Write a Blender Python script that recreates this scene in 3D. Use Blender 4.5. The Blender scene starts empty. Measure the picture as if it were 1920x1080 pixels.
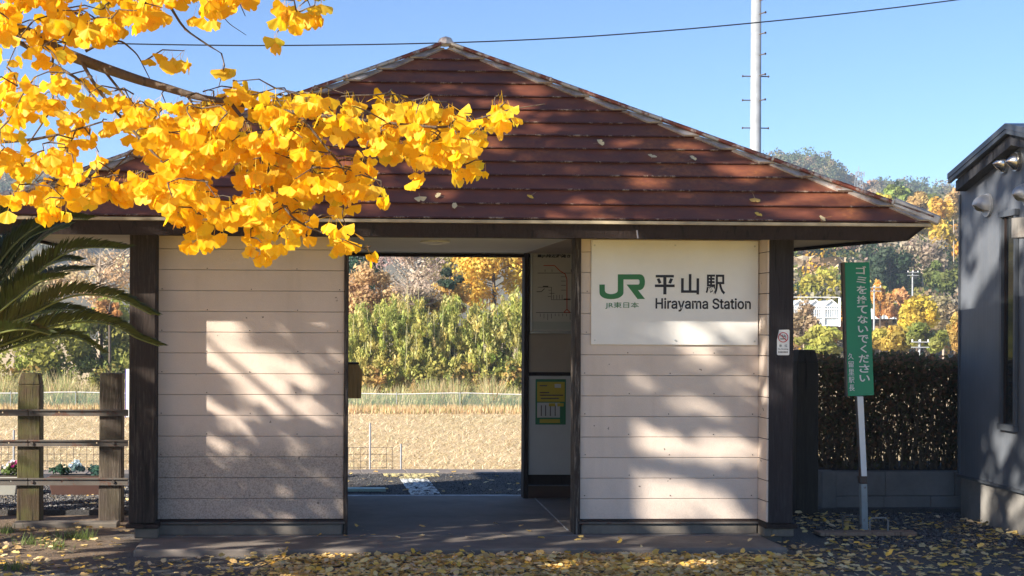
import bpy, bmesh, math, random
import numpy as np
from mathutils import Vector, Matrix
from mathutils.geometry import tessellate_polygon

# ------------------------------------------------------------------ camera, world, sun, exposure
sc = bpy.context.scene
COL = sc.collection
EYE = 1.6; F = 2600.0; PPX, PPY = 685.0, 614.0
YAW = math.radians(2.75); ROLL = math.radians(0.27)
fw = Vector((math.sin(YAW), math.cos(YAW), 0)); rt = Vector((math.cos(YAW), -math.sin(YAW), 0)); up = Vector((0, 0, 1))
cr = rt*math.cos(ROLL) + up*math.sin(ROLL); cu = up*math.cos(ROLL) - rt*math.sin(ROLL)
cd = bpy.data.cameras.new('camera'); cam = bpy.data.objects.new('camera', cd); COL.objects.link(cam)
m3 = Matrix((cr, cu, -fw)).transposed(); cam.matrix_world = Matrix.Translation((0, 0, EYE)) @ m3.to_4x4()
cd.sensor_fit = 'HORIZONTAL'; cd.sensor_width = 36; cd.lens = F/1920*36
cd.shift_x = (960-PPX)/1920; cd.shift_y = (PPY-540)/1920; cd.clip_end = 3000; cd.clip_start = .05
sc.camera = cam
SUN_AZ, SUN_EL = math.radians(242), math.radians(26)
w = bpy.data.worlds.new('World'); sc.world = w; w.use_nodes = True
nt = w.node_tree; nt.nodes.clear()
so = nt.nodes.new('ShaderNodeOutputWorld'); bg = nt.nodes.new('ShaderNodeBackground'); sky = nt.nodes.new('ShaderNodeTexSky')
sky.sky_type = 'NISHITA'; sky.sun_disc = False; sky.sun_elevation = SUN_EL; sky.sun_rotation = SUN_AZ
sky.air_density = 1.0; sky.dust_density = 0.0; sky.ozone_density = 5.5; sky.altitude = 2500
bg.inputs[1].default_value = 0.078
nt.links.new(sky.outputs[0], bg.inputs[0]); nt.links.new(bg.outputs[0], so.inputs[0])
sd = bpy.data.lights.new('sun', 'SUN'); sun = bpy.data.objects.new('sun', sd); COL.objects.link(sun)
sd.energy = 5.0; sd.angle = math.radians(.53); sd.color = (1, .91, .78)
sdir = Vector((math.sin(SUN_AZ)*math.cos(SUN_EL), math.cos(SUN_AZ)*math.cos(SUN_EL), math.sin(SUN_EL)))
sun.rotation_euler = sdir.to_track_quat('Z', 'Y').to_euler(); sun.location = (-20, -10, 15)
sc.view_settings.view_transform = 'Standard'; sc.view_settings.look = 'None'
sc.view_settings.exposure = 1.45; sc.view_settings.gamma = 1; sc.view_settings.use_curve_mapping = False
R = random.Random(7); NR = np.random.default_rng(11)

def at(px, py, Y):
    d = fw + cr*((px-PPX)/F) - cu*((py-PPY)/F)
    t = Y/d.y
    return Vector((0, 0, EYE)) + d*t
def onplane(px, py, p0, n):
    d = fw + cr*((px-PPX)/F) - cu*((py-PPY)/F); o = Vector((0, 0, EYE))
    return o + d*((p0-o).dot(n)/d.dot(n))

HAZE = .0006
# ------------------------------------------------------------------ helpers
def tag(o, label=None, cat=None, group=None, kind=None):
    if label: o['label'] = label
    if cat: o['category'] = cat
    if group: o['group'] = group
    if kind: o['kind'] = kind
    return o
def thing(name, loc, label, cat, group=None):
    o = bpy.data.objects.new(name, None); COL.objects.link(o); o.location = loc; o.empty_display_size = .2
    return tag(o, label, cat, group)
def wloc(o):
    v = Vector((0, 0, 0))
    while o is not None: v = v + Vector(o.location); o = o.parent
    return v
class MB:
    def __init__(s): s.v = []; s.f = []
    def box(s, x0, x1, y0, y1, z0, z1):
        b = len(s.v)
        s.v += [(x0,y0,z0),(x1,y0,z0),(x1,y1,z0),(x0,y1,z0),(x0,y0,z1),(x1,y0,z1),(x1,y1,z1),(x0,y1,z1)]
        s.f += [tuple(b+i for i in q) for q in ((3,2,1,0),(4,5,6,7),(0,1,5,4),(1,2,6,5),(2,3,7,6),(3,0,4,7))]
        return s
    def hexa(s, pts):
        b = len(s.v); s.v += [tuple(p) for p in pts]
        s.f += [tuple(b+i for i in q) for q in ((3,2,1,0),(4,5,6,7),(0,1,5,4),(1,2,6,5),(2,3,7,6),(3,0,4,7))]
        return s
    def bar(s, a, b, w, h=None, upv=(0,0,1)):
        a = Vector(a); b = Vector(b); h = h or w; d = (b-a).normalized(); u = Vector(upv)
        if abs(d.dot(u)) > .98: u = Vector((1,0,0))
        x = d.cross(u).normalized()*w/2; y = x.normalized().cross(d)*h/2
        return s.hexa([a-x-y, a+x-y, b+x-y, b-x-y, a-x+y, a+x+y, b+x+y, b-x+y])
    def tube(s, pts, rad, n=8, cap=True):
        pts = [Vector(p) for p in pts]
        if not hasattr(rad, '__len__'): rad = [rad]*len(pts)
        b = len(s.v); ref = None
        for i, p in enumerate(pts):
            d = (pts[min(i+1, len(pts)-1)] - pts[max(i-1, 0)]).normalized()
            if ref is None:
                ref = Vector((0,0,1)) if abs(d.z) < .9 else Vector((1,0,0))
            x = d.cross(ref).normalized(); y = x.cross(d).normalized(); ref = y
            for k in range(n):
                a = 2*math.pi*k/n; s.v.append(tuple(p + x*math.cos(a)*rad[i] + y*math.sin(a)*rad[i]))
        for i in range(len(pts)-1):
            for k in range(n):
                s.f.append((b+i*n+k, b+i*n+(k+1)%n, b+(i+1)*n+(k+1)%n, b+(i+1)*n+k))
        if cap:
            s.f.append(tuple(b+k for k in range(n))[::-1]); e = b+(len(pts)-1)*n; s.f.append(tuple(e+k for k in range(n)))
        return s
    def poly(s, pts):
        b = len(s.v); s.v += [tuple(p) for p in pts]; s.f.append(tuple(range(b, b+len(pts)))); return s
    def prism(s, pts, d):   # extrude planar outline pts along vector d
        b = len(s.v); n = len(pts); d = Vector(d)
        s.v += [tuple(p) for p in pts] + [tuple(Vector(p)+d) for p in pts]
        tri = tessellate_polygon([[Vector(p) for p in pts]])
        for t in tri: s.f.append(tuple(b+i for i in t)); s.f.append(tuple(b+n+i for i in t[::-1]))
        for i in range(n): s.f.append((b+i, b+(i+1)%n, b+n+(i+1)%n, b+n+i))
        return s
    def build(s, name, mat, parent=None, bevel=0, smooth=False, label=None, seg=1, kind=None):
        me = bpy.data.meshes.new(name); o = bpy.data.objects.new(name, me); COL.objects.link(o)
        off = Vector((0,0,0))
        if parent is not None: o.parent = parent; off = wloc(parent)
        me.from_pydata([(v[0]-off.x, v[1]-off.y, v[2]-off.z) for v in s.v], [], s.f)
        bm = bmesh.new(); bm.from_mesh(me); bmesh.ops.recalc_face_normals(bm, faces=bm.faces)
        if bevel: bmesh.ops.bevel(bm, geom=[e for e in bm.edges if len(e.link_faces) == 2 and e.calc_face_angle() > .5], offset=bevel, segments=seg, affect='EDGES', clamp_overlap=True)
        bm.to_mesh(me); bm.free()
        if smooth:
            for p in me.polygons: p.use_smooth = True
        me.materials.append(mat)
        if label: o['label'] = label
        if kind: o['kind'] = kind
        return o
def npmesh(name, verts, faces, mat, parent=None, cols=None, kind=None, smooth=False):
    """verts (n,3), faces (m,k) numpy; cols (m,3) per face colours"""
    me = bpy.data.meshes.new(name); o = bpy.data.objects.new(name, me); COL.objects.link(o)
    verts = np.asarray(verts, dtype=np.float32).copy()
    if parent is not None: o.parent = parent; verts -= np.array(wloc(parent), dtype=np.float32)
    m, k = faces.shape
    me.vertices.add(len(verts)); me.vertices.foreach_set('co', verts.ravel())
    me.loops.add(m*k); me.loops.foreach_set('vertex_index', faces.astype(np.int32).ravel())
    me.polygons.add(m); me.polygons.foreach_set('loop_start', np.arange(0, m*k, k, dtype=np.int32))
    me.polygons.foreach_set('loop_total', np.full(m, k, dtype=np.int32))
    if smooth: me.polygons.foreach_set('use_smooth', np.ones(m, dtype=bool))
    me.update(calc_edges=True)
    if cols is not None:
        ca = me.color_attributes.new('col', 'FLOAT_COLOR', 'CORNER')
        c = np.ones((m, k, 4), dtype=np.float32); c[:, :, :3] = cols[:, None, :]
        ca.data.foreach_set('color', c.ravel())
    me.materials.append(mat)
    if kind: o['kind'] = kind
    return o

class NT:
    def __init__(s, name):
        s.m = bpy.data.materials.new(name); s.m.use_nodes = True; s.t = s.m.node_tree; s.t.nodes.clear()
        s.out = s.n('ShaderNodeOutputMaterial'); s.b = s.n('ShaderNodeBsdfPrincipled'); s.l(s.b.outputs[0], s.out.inputs[0])
        s.pos = s.n('ShaderNodeNewGeometry').outputs['Position']
    def n(s, t, **k):
        x = s.t.nodes.new(t)
        for a, b in k.items(): setattr(x, a, b)
        return x
    def l(s, a, b): s.t.links.new(a, b)
    def noise(s, scale, detail=4, rough=.55, sc3=None, dist=0):
        v = s.pos
        if sc3:
            mp = s.n('ShaderNodeMapping'); mp.inputs['Scale'].default_value = sc3; s.l(v, mp.inputs[0]); v = mp.outputs[0]
        x = s.n('ShaderNodeTexNoise'); s.l(v, x.inputs['Vector']); x.inputs['Scale'].default_value = scale
        x.inputs['Detail'].default_value = detail; x.inputs['Roughness'].default_value = rough; x.inputs['Distortion'].default_value = dist
        return x.outputs['Fac']
    def ramp(s, fac, stops):
        x = s.n('ShaderNodeValToRGB'); s.l(fac, x.inputs[0]); e = x.color_ramp.elements
        for i, (p, c) in enumerate(stops):
            el = e[i] if i < 2 else e.new(p)
            el.position = p; el.color = (c, c, c, 1) if not hasattr(c, '__len__') else (*c, 1)
        return x.outputs[0]
    def mix(s, fac, a, b, mode='MIX'):
        x = s.n('ShaderNodeMix', data_type='RGBA', blend_type=mode)
        for i, v in ((0, fac), (6, a), (7, b)):
            if hasattr(v, 'is_linked') or hasattr(v, 'links'): s.l(v, x.inputs[i])
            else: x.inputs[i].default_value = v if i == 0 else (*v, 1)
        return x.outputs[2]
    def math(s, op, a, b=None):
        x = s.n('ShaderNodeMath', operation=op)
        for i, v in enumerate((a, b)):
            if v is None: continue
            if hasattr(v, 'links'): s.l(v, x.inputs[i])
            else: x.inputs[i].default_value = v
        return x.outputs[0]
    def mrange(s, v, a, b, c=0, d=1):
        x = s.n('ShaderNodeMapRange'); s.l(v, x.inputs[0])
        for i, q in enumerate((a, b, c, d)): x.inputs[i+1].default_value = q
        return x.outputs[0]
    def xyz(s):
        x = s.n('ShaderNodeSeparateXYZ'); s.l(s.pos, x.inputs[0]); return x.outputs
    def bump(s, h, strength, dist=.01):
        x = s.n('ShaderNodeBump'); x.inputs['Strength'].default_value = strength; x.inputs['Distance'].default_value = dist
        s.l(h, x.inputs['Height']); s.l(x.outputs[0], s.b.inputs['Normal'])
    def col(s, c):
        if hasattr(c, 'links'): s.l(c, s.b.inputs['Base Color'])
        else: s.b.inputs['Base Color'].default_value = (*c, 1)
    def set(s, rough=.7, metal=0, spec=.5):
        s.b.inputs['Roughness'].default_value = rough; s.b.inputs['Metallic'].default_value = metal; s.b.inputs['Specular IOR Level'].default_value = spec
        return s

def m_plain(name, c, rough=.7, metal=0, var=.25, scale=6, bump=.0, bs=80, spec=.4):
    t = NT(name).set(rough, metal, spec)
    d = tuple(x*(1-var) for x in c); l = tuple(min(1, x*(1+var*.6)) for x in c)
    t.col(t.ramp(t.noise(scale, 6, .6), [(.3, d), (.7, l)]))
    if bump: t.bump(t.noise(bs, 4, .6), bump, .01)
    return t.m
def m_siding(name, base, dirt):
    t = NT(name).set(.88, 0, .25)
    x, y, z = t.xyz()
    c = t.ramp(t.noise(2.3, 5, .6), [(.3, tuple(v*.88 for v in base)), (.7, base)])
    # grime: streaks and specks, denser towards the splash zone
    hgt = t.mrange(z, .10, 1.0, 1.25, 0)
    fl = t.math('ADD', t.math('MULTIPLY', hgt, dirt), t.math('MULTIPLY', t.noise(3, 5, .65), .45))
    spk = t.ramp(t.noise(95, 4, .75), [(.44, 0), (.66, 1)])
    msk = t.math('MULTIPLY', t.ramp(fl, [(.42, 0), (.85, .85)]), t.math('ADD', t.math('MULTIPLY', spk, .55), .40))
    c = t.mix(msk, c, (.15, .13, .11))
    st = t.ramp(t.noise(6, 4, .6, (1, 1, .12)), [(.55, 0), (.8, .16)])
    c = t.mix(st, c, (.25, .2, .16))
    # small chips
    chip = t.ramp(t.noise(16, 3, .5), [(.735, 0), (.75, .8)])
    c = t.mix(chip, c, (.12, .09, .07))
    t.col(c)
    h = t.math('ADD', t.noise(130, 3, .65), t.math('MULTIPLY', t.noise(28, 4, .6), .8))
    t.bump(h, .42, .006)
    return t.m
def m_wood(name, dark, light, worn=.5, moss=0):
    t = NT(name).set(.75, 0, .3)
    g = t.noise(22, 6, .7, (1, 1, .05), .3)
    c = t.mix(t.ramp(g, [(.35, 0), (.65, 1)]), dark, tuple(v*1.5 for v in dark))
    x, y, z = t.xyz()
    wn = t.math('MULTIPLY', t.ramp(t.noise(60, 5, .75, (1, 1, .08)), [(.5, 0), (.62, 1)]), t.math('MULTIPLY', t.ramp(t.noise(1.8, 4, .6), [(.4, .15), (.65, 1)]), worn))
    c = t.mix(wn, c, light)
    if moss:
        mm = t.math('MULTIPLY', t.ramp(t.noise(4, 5, .6), [(.42, 0), (.62, 1)]), moss)
        c = t.mix(mm, c, (.085, .095, .02))
    ck = t.noise(17, 5, .6, (1, 1, .05), .5); c = t.mix(t.ramp(ck, [(.60, 0), (.66, .85)]), c, tuple(v*.25 for v in dark))
    t.col(c); t.bump(t.noise(60, 6, .75, (1, 1, .07)), .7, .012)
    return t.m
def m_leafcol(name, rough=.6, trans=.45, jit=.22, spec=.25, shadow_hue=None):
    """foliage driven by the per-crown colour attribute with a per-leaf variation"""
    t = NT(name).set(rough, 0, spec)
    a = t.n('ShaderNodeAttribute', attribute_name='col'); g = t.n('ShaderNodeNewGeometry')
    f = t.mrange(g.outputs['Random Per Island'], 0, 1, 1-jit, 1+jit)
    v = t.n('ShaderNodeVectorMath', operation='SCALE'); t.l(a.outputs['Color'], v.inputs[0]); t.l(f, v.inputs['Scale'])
    t.l(v.outputs[0], t.b.inputs['Base Color'])
    tr = t.n('ShaderNodeBsdfTranslucent'); t.l(v.outputs[0], tr.inputs[0])
    mx = t.n('ShaderNodeMixShader'); mx.inputs[0].default_value = trans
    t.l(t.b.outputs[0], mx.inputs[1]); t.l(tr.outputs[0], mx.inputs[2]); t.l(mx.outputs[0], t.out.inputs[0])
    return t.m
def m_ginkgo(name, stops, trans=.55):
    t = NT(name).set(.5, 0, .3)
    g = t.n('ShaderNodeNewGeometry'); oi = t.n('ShaderNodeObjectInfo')
    f = t.math('FRACT', t.math('ADD', g.outputs['Random Per Island'], oi.outputs['Random']))
    c = t.ramp(f, stops)
    sp = t.ramp(t.noise(70, 3, .6), [(.66, 0), (.74, .5)])
    c = t.mix(sp, c, (.3, .12, .01))
    c = t.mix(t.ramp(t.noise(9, 3, .5), [(.35, 0), (.8, .25)]), c, (.85, .36, .006))
    t.col(c); tr = t.n('ShaderNodeBsdfTranslucent'); t.l(c, tr.inputs[0])
    mx = t.n('ShaderNodeMixShader'); mx.inputs[0].default_value = trans
    t.l(t.b.outputs[0], mx.inputs[1]); t.l(tr.outputs[0], mx.inputs[2]); t.l(mx.outputs[0], t.out.inputs[0])
    return t.m

# ------------------------------------------------------------------ materials
M = {}
M['siding_l'] = m_siding('siding_left', (.68, .56, .475), 1.0)
M['siding_r'] = m_siding('siding_right', (.71, .60, .515), .25)
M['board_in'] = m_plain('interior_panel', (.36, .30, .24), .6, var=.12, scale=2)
M['post_l'] = m_wood('dark_post_left', (.022, .015, .012), (.16, .125, .10), .5)
M['post_r'] = m_wood('dark_post_right', (.022, .018, .02), (.12, .11, .11), .25)
M['dark'] = m_wood('dark_brown_board', (.020, .012, .010), (.06, .045, .04), .25)
M['edge'] = m_wood('chipped_jamb', (.03, .022, .018), (.32, .28, .24), .8)
M['old_post'] = m_wood('mossy_timber', (.042, .028, .014), (.15, .12, .085), .6, .6)
M['grey_post'] = m_wood('weathered_timber', (.050, .038, .029), (.22, .18, .145), .75, .12)
M['black_post'] = m_wood('blackened_timber', (.030, .026, .022), (.075, .065, .055), .45)
M['box_wood'] = m_wood('box_wood', (.38, .23, .09), (.55, .40, .22), .6)
def roof_mat():
    t = NT('painted_roof_metal').set(.42, .0, .5)
    n1 = t.noise(1.6, 6, .65, (1, 1, 1)); n2 = t.noise(9, 5, .65, (.5, 1, 1))
    c = t.ramp(n2, [(.3, (.095, .033, .018)), (.55, (.145, .046, .024)), (.75, (.22, .074, .031))])
    rust = t.math('MULTIPLY', t.ramp(n1, [(.5, 0), (.7, 1)]), t.ramp(t.noise(26, 5, .7), [(.4, .15), (.65, 1)]))
    c = t.mix(rust, c, (.28, .105, .035))
    t.col(c); t.bump(t.noise(12, 4, .6), .15, .01); t.l(t.mrange(n2, .3, .7, .35, .6), t.b.inputs['Roughness'])
    return t.m
M['roof'] = roof_mat()
def lip_mat():
    t = NT('weathered_lip').set(.55, .2, .5)
    n = t.ramp(t.noise(5, 7, .85, (1.6, 1, 1)), [(.53, 0), (.62, 1)])
    t.col(t.mix(n, (.075, .026, .017), (.38, .29, .21))); return t.m
M['lip'] = lip_mat()
def cap_mat():
    t = NT('hip_cap_metal').set(.45, .3, .5)
    n = t.ramp(t.noise(5, 6, .7), [(.45, 0), (.53, 1)])
    c = t.mix(n, (.40, .38, .35), (.17, .045, .025))
    c = t.mix(t.ramp(t.noise(11, 6, .7), [(.58, 0), (.68, .8)]), c, (.36, .15, .05)); t.col(c); t.bump(t.noise(30, 4, .6), .3, .006); return t.m
M['cap'] = cap_mat()
def flash_mat():
    t = NT('bare_flashing').set(.45, .35, .5)
    c = t.ramp(t.noise(8, 6, .7), [(.3, (.24, .21, .19)), (.6, (.56, .52, .48))])
    c = t.mix(t.ramp(t.noise(6, 6, .75), [(.56, 0), (.66, .8)]), c, (.30, .11, .04)); t.col(c); return t.m
M['flash'] = flash_mat()
M['gutter'] = m_plain('eave_strip', (.42, .35, .24), .6, var=.4, scale=5)
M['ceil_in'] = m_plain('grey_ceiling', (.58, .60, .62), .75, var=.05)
M['soffit'] = m_plain('soffit_board', (.34, .30, .22), .8, var=.15, scale=2)
M['ceil'] = m_plain('ceiling_board', (.80, .80, .78), .75, var=.05)
def conc(name, c, bump=.3, stain=.4, sc=3):
    t = NT(name).set(.85, 0, .3)
    k = t.ramp(t.noise(sc, 8, .7), [(.3, tuple(v*(1-stain) for v in c)), (.72, tuple(min(1, v*1.15) for v in c))])
    k = t.mix(t.ramp(t.noise(90, 3, .6), [(.6, 0), (.75, .25)]), k, (.02, .02, .02))
    t.col(k); t.bump(t.noise(60, 6, .7), bump, .006); return t.m
M['floor'] = conc('smooth_concrete_floor', (.20, .18, .165), .12, .35, 1.6)
M['slab'] = conc('concrete_step', (.21, .18, .155), .3, .45)
M['base'] = conc('concrete_base', (.20, .175, .145), .35, .5)
M['block'] = conc('concrete_block', (.19, .175, .165), .3, .3)
M['tbase'] = conc('toilet_base_concrete', (.24, .23, .215), .3, .3)
M['paver'] = conc('edge_paver', (.22, .19, .17), .4, .4)
def asphalt(name, c, c2, gs=70):
    t = NT(name).set(.85, 0, .35)
    k = t.ramp(t.noise(gs, 5, .75), [(.35, c), (.68, c2)])
    k = t.mix(t.ramp(t.noise(.9, 6, .65), [(.42, 0), (.7, .45)]), k, (.16, .13, .10))
    t.col(k); t.bump(t.noise(gs, 5, .75), .9, .02); return t.m
M['asphalt'] = asphalt('platform_asphalt', (.018, .019, .022), (.105, .105, .11))
def ground_mat():
    t = NT('forecourt_ground').set(.9, 0, .25)
    x, y, z = t.xyz()
    asp = t.ramp(t.noise(80, 5, .8), [(.36, (.045, .044, .045)), (.66, (.21, .20, .19))])
    soil = t.ramp(t.noise(22, 7, .75), [(.3, (.085, .06, .04)), (.7, (.30, .22, .15))])
    lf = t.math('ADD', t.math('MULTIPLY', x, -1), t.math('MULTIPLY', t.noise(1.5, 5, .6), 1.2))
    ms = t.math('MULTIPLY', t.mrange(lf, 1.75, 2.1), t.mrange(t.math('ADD', y, t.math('MULTIPLY', t.noise(3, 4, .6), .7)), 9.75, 10.2))
    # carpet of fallen ginkgo leaves, added out of view so its bounce warms walls
    lv = t.ramp(t.noise(30, 4, .7), [(.3, (.42, .27, .05)), (.5, (.72, .50, .13)), (.7, (.80, .60, .24))])
    mc = t.mrange(t.math('ADD', y, t.math('MULTIPLY', t.noise(2, 4, .6), .8)), 9.3, 8.7)
    t.col(t.mix(mc, t.mix(ms, asp, soil), lv)); t.bump(t.noise(60, 6, .8), .9, .02); return t.m
M['ground'] = ground_mat()
def field_mat():
    t = NT('mown_straw_field').set(.95, 0, .1)
    a = t.noise(11, 8, .85); b = t.noise(.12, 5, .6)
    c = t.ramp(a, [(.32, (.30, .21, .11)), (.5, (.58, .44, .26)), (.68, (.76, .61, .40))])
    c = t.mix(t.ramp(b, [(.5, 0), (.75, .5)]), c, (.28, .26, .11)); t.col(c); t.bump(t.noise(14, 8, .85), .8, .05); return t.m
M['field'] = field_mat()
M['ballast'] = asphalt('track_ballast', (.06, .05, .045), (.3, .27, .24), 18)
M['white'] = m_plain('white_paint', (.78, .78, .77), .4, var=.06, scale=3)
def sign_mat():
    t = NT('sign_face').set(.35, 0, .5)
    c = t.ramp(t.noise(1.8, 5, .6), [(.3, (.70, .68, .64)), (.7, (.80, .79, .77))])
    c = t.mix(t.ramp(t.noise(9, 5, .7, (1, 1, .15)), [(.6, 0), (.8, .15)]), c, (.4, .34, .26)); t.col(c); return t.m
M['sign'] = sign_mat()
M['jrgreen'] = m_plain('logo_green', (.02, .165, .045), .4, var=.1)
M['ink'] = m_plain('black_print', (.012, .012, .02), .5, var=.1)
M['green'] = m_plain('green_sign_paint', (.0, .25, .13), .35, var=.12, scale=3)
M['letters'] = m_plain('white_lettering', (.72, .74, .74), .5, var=.05)
M['red'] = m_plain('red_print', (.55, .02, .03), .5, var=.05)
M['mapred'] = m_plain('map_red', (.45, .05, .03), .5, var=.05)
M['mapface'] = m_plain('map_face', (.50, .49, .46), .4, var=.05)
M['mapband'] = m_plain('map_band', (.38, .40, .38), .4, var=.05)
M['alu'] = m_plain('aluminium', (.55, .56, .55), .35, .8, var=.1)
M['yellow'] = m_plain('poster_yellow', (.46, .35, .03), .5, var=.05)
M['pgreen'] = m_plain('poster_green', (.03, .16, .07), .5, var=.05)
def steel(name, c, rust=.5, rough=.5, metal=.6, sc=9):
    t = NT(name).set(rough, metal, .5)
    k = t.ramp(t.noise(6, 6, .65), [(.3, tuple(v*.7 for v in c)), (.7, c)])
    if rust: k = t.mix(t.math('MULTIPLY', t.ramp(t.noise(sc, 6, .75), [(.54, 0), (.62, 1)]), rust), k, (.11, .035, .015))
    t.col(k); t.bump(t.noise(40, 4, .6), .15, .005); return t.m
M['rail'] = steel('galvanised_rail', (.13, .115, .10), .7, .85, .0)
M['galv'] = steel('galvanised_pole', (.36, .38, .40), .04, .6, .2, 4)
M['rusty'] = steel('rusty_iron', (.10, .085, .075), .9, .8, .2, 12)
M['stainless'] = steel('stainless', (.55, .53, .50), .0, .25, .95)
M['hood'] = steel('dull_hood', (.50, .50, .50), .05, .5, .4)
def wall_t():
    t = NT('slate_metal_cladding').set(.5, .0, .45)
    c = t.ramp(t.noise(2, 5, .6), [(.3, (.10, .112, .132)), (.7, (.135, .15, .175))])
    c = t.mix(t.ramp(t.noise(9, 5, .7, (1, 1, .08)), [(.5, 0), (.75, .3)]), c, (.16, .165, .17)); t.col(c); t.bump(t.noise(10, 2, .5, (3, 3, .03)), .3, .01); return t.m
M['clad'] = wall_t()
M['clad_trim'] = m_plain('slate_trim', (.075, .085, .10), .45, var=.15)
M['rake'] = m_wood('grey_rake_board', (.045, .045, .05), (.13, .13, .135), .5)
M['troof'] = m_plain('slate_roof_metal', (.10, .11, .13), .4, .3, var=.15)
def glass():
    t = NT('window_glass').set(.04, 0, .8); t.col((.02, .025, .03)); return t.m
M['glass'] = glass()
M['bark'] = m_wood('ginkgo_bark', (.075, .055, .040), (.20, .16, .12), .5)
M['twig'] = m_plain('twig', (.11, .075, .045), .8, var=.3, scale=30)
M['petiole'] = m_plain('petiole', (.55, .38, .06), .6, var=.2)
M['ginkgo'] = m_ginkgo('ginkgo_leaf', [(0, (.62, .56, .04)), (.18, (.84, .55, .018)), (.55, (.92, .54, .010)), (.8, (.92, .58, .02)), (1, (.80, .62, .07))])
M['fallen'] = m_ginkgo('fallen_leaf', [(0, (.84, .70, .40)), (.35, (.86, .66, .26)), (.62, (.86, .56, .08)), (.8, (.50, .34, .14)), (1, (.78, .64, .42))], .2)
M['rooflf'] = m_plain('dry_leaf', (.62, .50, .28), .7, var=.2)
M['fol'] = m_leafcol('foliage')
M['folf'] = m_leafcol('foliage_far', .7, .25, .25)
M['frond'] = m_leafcol('cycad_leaf', .38, .2, .3, .5)
M['rachis'] = m_plain('frond_stalk', (.10, .12, .03), .5, var=.2)
M['grass'] = m_leafcol('grass_blades', .7, .4, .35)
M['net'] = None
def net_mat():
    t = NT('green_net').set(.8, 0, .2); t.col((.25, .42, .36))
    tr = t.n('ShaderNodeBsdfTransparent'); mx = t.n('ShaderNodeMixShader'); mx.inputs[0].default_value = .22
    t.l(tr.outputs[0], mx.inputs[1]); t.l(t.b.outputs[0], mx.inputs[2]); t.l(mx.outputs[0], t.out.inputs[0]); return t.m
M['net'] = net_mat()
def cliff_mat():
    t = NT('cliff_rock').set(.9, 0, .2)
    t.col(t.ramp(t.noise(.25, 8, .75, (.5, 1, 5)), [(.3, (.24, .17, .10)), (.6, (.62, .50, .34))])); t.bump(t.noise(.6, 8, .7, (1, 1, 4)), 1, .4); return t.m
M['cliff'] = cliff_mat()
M['hill'] = m_plain('hill_soil', (.10, .085, .05), .95, var=.4, scale=.1)
M['cable'] = m_plain('cable', (.02, .022, .03), .6)
M['planter_b'] = m_plain('brown_planter', (.10, .055, .045), .5, var=.15)
M['planter_w'] = m_plain('pale_planter', (.40, .40, .36), .5, var=.15)
M['soil'] = m_plain('potting_soil', (.05, .035, .025), .95, var=.3, scale=30)
M['teal'] = m_plain('teal_plank', (.40, .58, .55), .5, var=.15)
def worn(name, c):
    t = NT(name).set(.85, 0, .3)
    n = t.ramp(t.noise(13, 7, .8, (1, .5, 1)), [(.44, 0), (.52, 1)])
    t.col(t.mix(n, (.045, .045, .05), c)); t.bump(t.noise(60, 5, .7), .4, .006); return t.m
M['tactile'] = worn('worn_tactile', (.62, .65, .64))
M['tactile_y'] = worn('worn_yellow_tactile', (.56, .47, .22))
M['ghw'] = m_plain('greenhouse_frame', (.82, .85, .86), .4, var=.03)
def ghg():
    t = NT('greenhouse_glass').set(.3, 0, .5); t.col((.55, .62, .66)); return t.m
M['ghg'] = ghg()

# ------------------------------------------------------------------ text
SANS = None
try:        # the grotesque that ships inside Blender; the built-in face serves if it is missing
    import os
    SANS = bpy.data.fonts.load(os.path.join(bpy.utils.system_resource('DATAFILES'), 'fonts', 'Inter.woff2'))
except Exception: SANS = None
def text_fit(name, s, x0, x1, z0, z1, y, mat, parent, bold=0, depth=.002, keep=False, lh=1.0, label=None, xf=None, font=None):
    cu_ = bpy.data.curves.new(name, 'FONT'); cu_.body = s; cu_.align_x = 'CENTER'; cu_.offset = bold; cu_.space_line = lh
    cu_.resolution_u = 3; cu_.extrude = 0
    if font: cu_.font = font
    to = bpy.data.objects.new(name, cu_); COL.objects.link(to)
    bpy.context.view_layer.update(); dg = bpy.context.evaluated_depsgraph_get()
    me = bpy.data.meshes.new_from_object(to.evaluated_get(dg)); bpy.data.objects.remove(to); bpy.data.curves.remove(cu_)
    co = np.empty(len(me.vertices)*3, dtype=np.float32); me.vertices.foreach_get('co', co); co = co.reshape(-1, 3)
    mn = co.min(0); mx = co.max(0)
    sx = (x1-x0)/(mx[0]-mn[0]); sz = (z1-z0)/(mx[1]-mn[1])
    if keep: sx = sz = min(sx, sz)
    X = (co[:, 0]-(mn[0]+mx[0])/2)*sx + (x0+x1)/2; Z = (co[:, 1]-(mn[1]+mx[1])/2)*sz + (z0+z1)/2
    v = np.stack([X, np.full(len(X), y), Z], 1)
    if xf: v = np.array([tuple(xf(p)) for p in v])
    v -= np.array(wloc(parent)); me.vertices.foreach_set('co', v.astype(np.float32).ravel()); me.update()
    me.materials.clear(); me.materials.append(mat); me.name = name
    o = bpy.data.objects.new(name, me); COL.objects.link(o); o.parent = parent
    if label: o['label'] = label
    return o
def rectpx(x0, y0, x1, y1, Y):
    a = at(x0, max(y0, y1), Y); b = at(x1, min(y0, y1), Y); return a.x, b.x, a.z, b.z

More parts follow.
